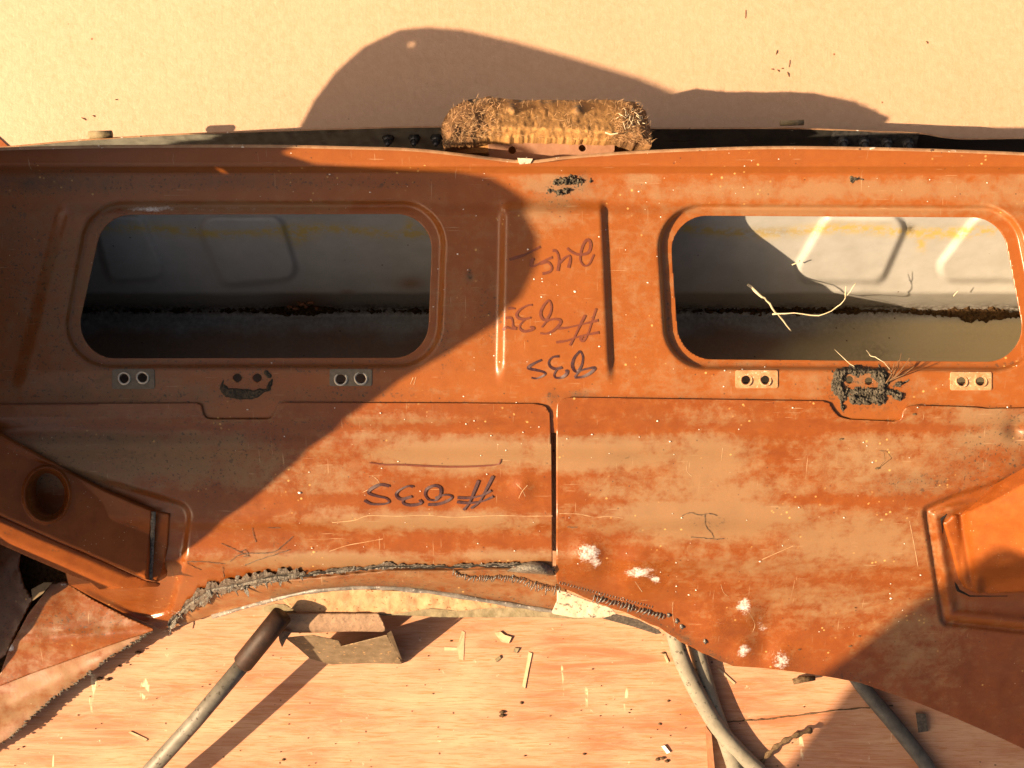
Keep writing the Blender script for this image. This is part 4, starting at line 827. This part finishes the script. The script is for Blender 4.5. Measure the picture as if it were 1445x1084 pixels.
# dirt heaps on the folded edge and in the trough
tag(crust('dirt_crumbs', [([(788, 258), (806, 254), (824, 256)], 5), ([(778, 270), (800, 268)], 2)], 7, 4.5, M['mud'], (755, 235, 850, 285), V(806, 256, 190), 12, ragged=1.9), 'grey dirt crumbs heaped on the bend below the felt', 'dirt')
tag(crust('dirt_crumbs', [([(1201, 253), (1216, 252)], 2)], 4, 3, M['mud'], (1185, 240, 1235, 265), V(1209, 252, 190), 14, ragged=1.7), 'tiny pale dirt heap above the right window', 'dirt')
def sd_lit(a, b): return np.abs(b - 439 - 4 * smooth((a - 1250) / 100)) - (2.0 + 8 * np.exp(-((a - 1380) / 70) ** 2) + 3 * np.exp(-((a - 1150) / 90) ** 2) + 5 * np.exp(-((a - 425) / 40) ** 2)) + 11 * (fbm(a, b, 12, 31, 4) - .42) + 5 * (vnoise(a, b, 2.5, 33) - .5)
tag(sheet('dirt_litter', (90, 415, 1480, 465), 1.5, sd_lit, lambda a, b: ztrough(a, b) + .5 + 6 * smooth(-sd_lit(a, b) / 4) * fbm(a, b, 5, 35), M['soil'], None, None, 1, False, V(1200, 437, 20)), 'dark dirt litter lying along the bottom of the trough', 'dirt', kind='stuff')
mb = MB()
for i in range(9): mb.lump(V(r3.gauss(425, 10), r3.gauss(431, 4), 34), (r3.uniform(.003, .007), .003, .003), i, 1)
tag(mb.build('rust_chunk', M['strip'], None, True, org=V(425, 431, 30)), 'orange rust chunk in the bottom of the shaded left trough', 'rust')
# pale flecks strewn on the panel
mb = MB()
for i in range(210):
    a, b = (r3.uniform(330, 1440), r3.uniform(215, 600)) if i < 125 else (r3.uniform(400, 1300), r3.uniform(590, 900))
    if min(float(sdround(np.array([a]), np.array([b]), R, WR)[0]) for R in WIN) < 4 or (b > 600 and sdpoly(np.array([a]), np.array([b]), LO_R)[0] > -4 and sdpoly(np.array([a]), np.array([b]), LO_L)[0] > -4): continue
    q = r3.uniform(.0004, .0011) * (2.0 if r3.random() < .06 else 1); mb.lump(V(a, b, zf(a, b) + (3.2 if b > 572 else 0)), (q * r3.uniform(.8, 1.8), q, q * .6), i, 1)
tag(mb.build('pale_flecks', M['fleck'], None, True, org=V(722, 400, 180)), 'pale paint flecks strewn over the orange panel', 'flecks', kind='stuff')
mb = MB()
for (x, y, l, t) in [(1238, 661, 8, .1), (820, 1, 0, 0), (1290, 585, 6, -.5), (1187, 620, 7, -1.0), (1200, 912, 7, -.7), (1213, 898, 5, .1), (1128, 917, 5, 0), (1207, 858, 4, 0), (663, 392, 6, 1.2), (662, 385, 4, 1.0), (845, 338, 0, 0)]:
    if l: mb.lump(V(x, y, zf(x, y) + (3.6 if y > 572 else .5)), (l / 2000, l / 4500, .0008), int(x), 1)
mb.tube([V(1240, 660, zf(1240, 660) + 4), V(1249, 650, zf(1249, 650) + 9), V(1248, 638, zf(1248, 638) + 5), V(1241, 636, zf(1241, 636) + 4)], .0004, 5)
tag(mb.build('leaf_bits', M['bark'], None, org=V(1200, 700, 150)), 'small brown leaf bits scattered over the right lower sheet', 'leaf bits', kind='stuff')

# rod with rusty sleeve
rodt = tag(empty('rod', V(300, 990, 50)), 'grey metal rod with dark rusty sleeve running out under the arch', 'rod')
mb = MB(); mb.tube([V(345, 935, 74), V(275, 1018, 60), V(205, 1095, 48), V(60, 1258, 10)], [.0126] * 4, 16); mb.build('shaft', M['rod'], rodt, True)
mb = MB(); mb.tube([V(398, 868, 84), V(372, 900, 79), V(343, 936, 73.5), V(341, 938, 73.2)], [.0165, .0165, .0165, .0145], 18); mb.build('sleeve', M['sleeve'], rodt, True)
# hoses
def hose(name, pts, r, label, mat):
    mb = MB(); mb.tube([V(*p) for p in spline(pts, 8)], r, 14); return tag(mb.build(name, mat, None, True, org=V(*pts[0])), label, 'hose', 'hoses under the right arch')
hose('hose', [(946, 866, 22), (954, 905, 20), (966, 940, 17), (988, 985, 15), (1012, 1025, 12), (1042, 1060, 9), (1075, 1092, 8), (1115, 1130, 7.5), (1190, 1190, 7.5), (1300, 1240, 7.5), (1420, 1260, 7.5)], .0135, 'dusty grey rubber hose curving out in front of its neighbour', M['hose'])
hose('hose', [(974, 880, 8), (983, 915, 7.5), (994, 955, 7), (1007, 1000, 6.5), (1026, 1050, 6), (1042, 1100, 7), (1060, 1160, 7.5), (1100, 1240, 7.5), (1180, 1310, 7.5)], .0132, 'dusty grey rubber hose lying behind the curving one', M['hose'])
hose('hose', [(1190, 930, 12), (1222, 975, 9), (1260, 1020, 7.5), (1300, 1070, 7), (1335, 1120, 7), (1400, 1190, 7), (1500, 1250, 7)], .0125, 'black hose in the shade at the near right', M['blackhose'])
# strip standing beside the hoses
tag(slab('rust_strip', [(995, 1024), (1004, 1036), (1010, 1100), (1000, 1100)], [4, 8, 10, 4], 3, M['strip'], None), 'flat rust brown strip on the plywood beside the grey hoses', 'strip')
mb = MB(); S = spline([(1060, 1096, 4), (1078, 1072, 6), (1095, 1054, 10), (1118, 1040, 12), (1146, 1030, 9)], 6)
mb.tube([V(p[0], p[1], p[2]) for p in S], [.004 + .0018 * math.sin(i * 1.7) for i in range(len(S))], 8, True, .6); tag(mb.build('bark_strip', M['bark'], None, True, org=V(1100, 1055, 0)), 'curled brown bark strip lying on the plywood right of the hoses', 'bark')
mb = MB(); mb.tube([V(1119, 962, 6), V(1132, 959, 8), V(1150, 957, 6)], [.005, .0055, .004], 8, True, .7); tag(mb.build('bark_chunk', M['bark'], None, True, org=V(1134, 959, 0)), 'stubby bark chunk on the plywood just below the panel edge', 'bark')
mb = MB(); mb.prism([V(1292, 1006, 6), V(1306, 1008, 6), V(1310, 1032, 6), V(1296, 1034, 6)], [V(1292, 1006, .4), V(1306, 1008, .4), V(1310, 1032, .4), V(1296, 1034, .4)]); tag(mb.build('dark_flake', M['torn'], None, org=V(1300, 1020, 0)), 'square dark flake on the shaded plywood beside the black hose', 'flake')
# dark sliver standing for a crack, and torn paper bits on the plywood
mb = MB(); S = spline([(1025, 1019, 1), (1080, 1015, 1.5), (1130, 1009, 1.5), (1186, 1002, 1), (1260, 996, .8)], 8); mb.tube([V(p[0], p[1] + random.uniform(-.6, .6), p[2] * .6) for p in S], [.0012 * random.uniform(.5, 1.3) for _ in S], 5, True, .8); tag(mb.build('crack_sliver', M['bark'], None, org=V(1080, 1015, 0)), 'long thin dark sliver standing in for a crack in the plywood', 'crack sliver')
def chip(pts, label, mat=None, z=2.0):
    o = MB(); o.prism([V(x, y, z * .5 + random.uniform(0, .8)) for x, y in pts], [V(x, y, .3) for x, y in pts]); return tag(o.build('wood_chip', mat or M['chip'], None, org=V(pts[0][0], pts[0][1], 0)), label, 'chip', 'chips on the plywood')
chip([(698, 893), (706, 891), (712, 896), (722, 899), (718, 908), (708, 906), (702, 899)], 'crumpled pale chip on the plywood below the arch', z=4)
chip([(627, 913), (645, 914), (648, 904), (652, 890), (656, 892), (654, 932), (648, 930), (646, 918), (627, 918)], 'pale T-shaped splinter on the plywood right of the scrap shadow', z=1)
chip([(746, 920), (751, 922), (746, 945), (741, 972), (737, 968), (742, 942)], 'long narrow pale sliver on the plywood under the arch', z=1.5)
chip([(698, 930), (705, 925), (707, 929), (700, 935)], 'small olive square chip on the plywood', M['olive'], 3)
chip([(726, 914), (733, 915), (729, 922), (724, 920)], 'small dark chip beside the crumpled pale chip', M['olive'], 3)
chip([(181, 1034), (184, 1032), (208, 1043), (206, 1046)], 'thin pale stick on the plywood left of the rod', z=2)
chip([(933, 1053), (938, 1052), (946, 1062), (941, 1064)], 'white chip on the plywood left of the hoses', M['fleck'], 4)
chip([(1012, 944), (1015, 943), (1038, 964), (1036, 966)], 'thin pale stick beside the grey hoses', z=2)
chip([(936, 923), (939, 922), (944, 934), (941, 936)], 'short pale stick left of the grey hoses', z=2)
mb = MB()
for i in range(150):
    a, b = r3.uniform(20, 1440), r3.uniform(875, 1090); q = r3.uniform(.0005, .0012) * (2.2 if r3.random() < .10 else 1)
    mb.lump(V(a, b, .6), (q * r3.uniform(.8, 2.0), q, q * .7), i, 1)
for c in [(140, 958), (152, 959), (195, 921), (935, 1070), (941, 1074), (928, 1072), (708, 1005), (708, 1010)]: mb.lump(V(c[0], c[1], 1.5), (.005, .003, .002), int(c[0]), 1)
tag(mb.build('wood_crumbs', M['bark'], None, True, org=V(722, 1000, 0)), 'dark bark crumbs scattered across the plywood', 'crumbs', kind='stuff')
mb = MB()
for (x, y, l, t) in [(118, 168, 9, .5), (132, 164, 5, .5), (1090, 98, 5, .2), (1098, 100, 5, .8), (1112, 105, 9, 1.2), (1114, 90, 12, 1.7), (1096, 74, 8, 1.9), (1104, 97, 4, 0), (1308, 60, 5, 1), (164, 141, 4, 0), (1052, 20, 14, 1.6)]:
    d = Vector((math.cos(t), -math.sin(t), 0)) * (l / 2000); c = V(x, y, 2.7); mb.tube([c - d, c + Vector((0, .0005, .0006)), c + d], [.0005, .0011 if l < 10 else .0005, .0004], 5)
tag(mb.build('straw_bits', M['twig'], None, org=V(700, 100, 4)), 'tiny brown bits lying on the cardboard', 'bits', kind='stuff')
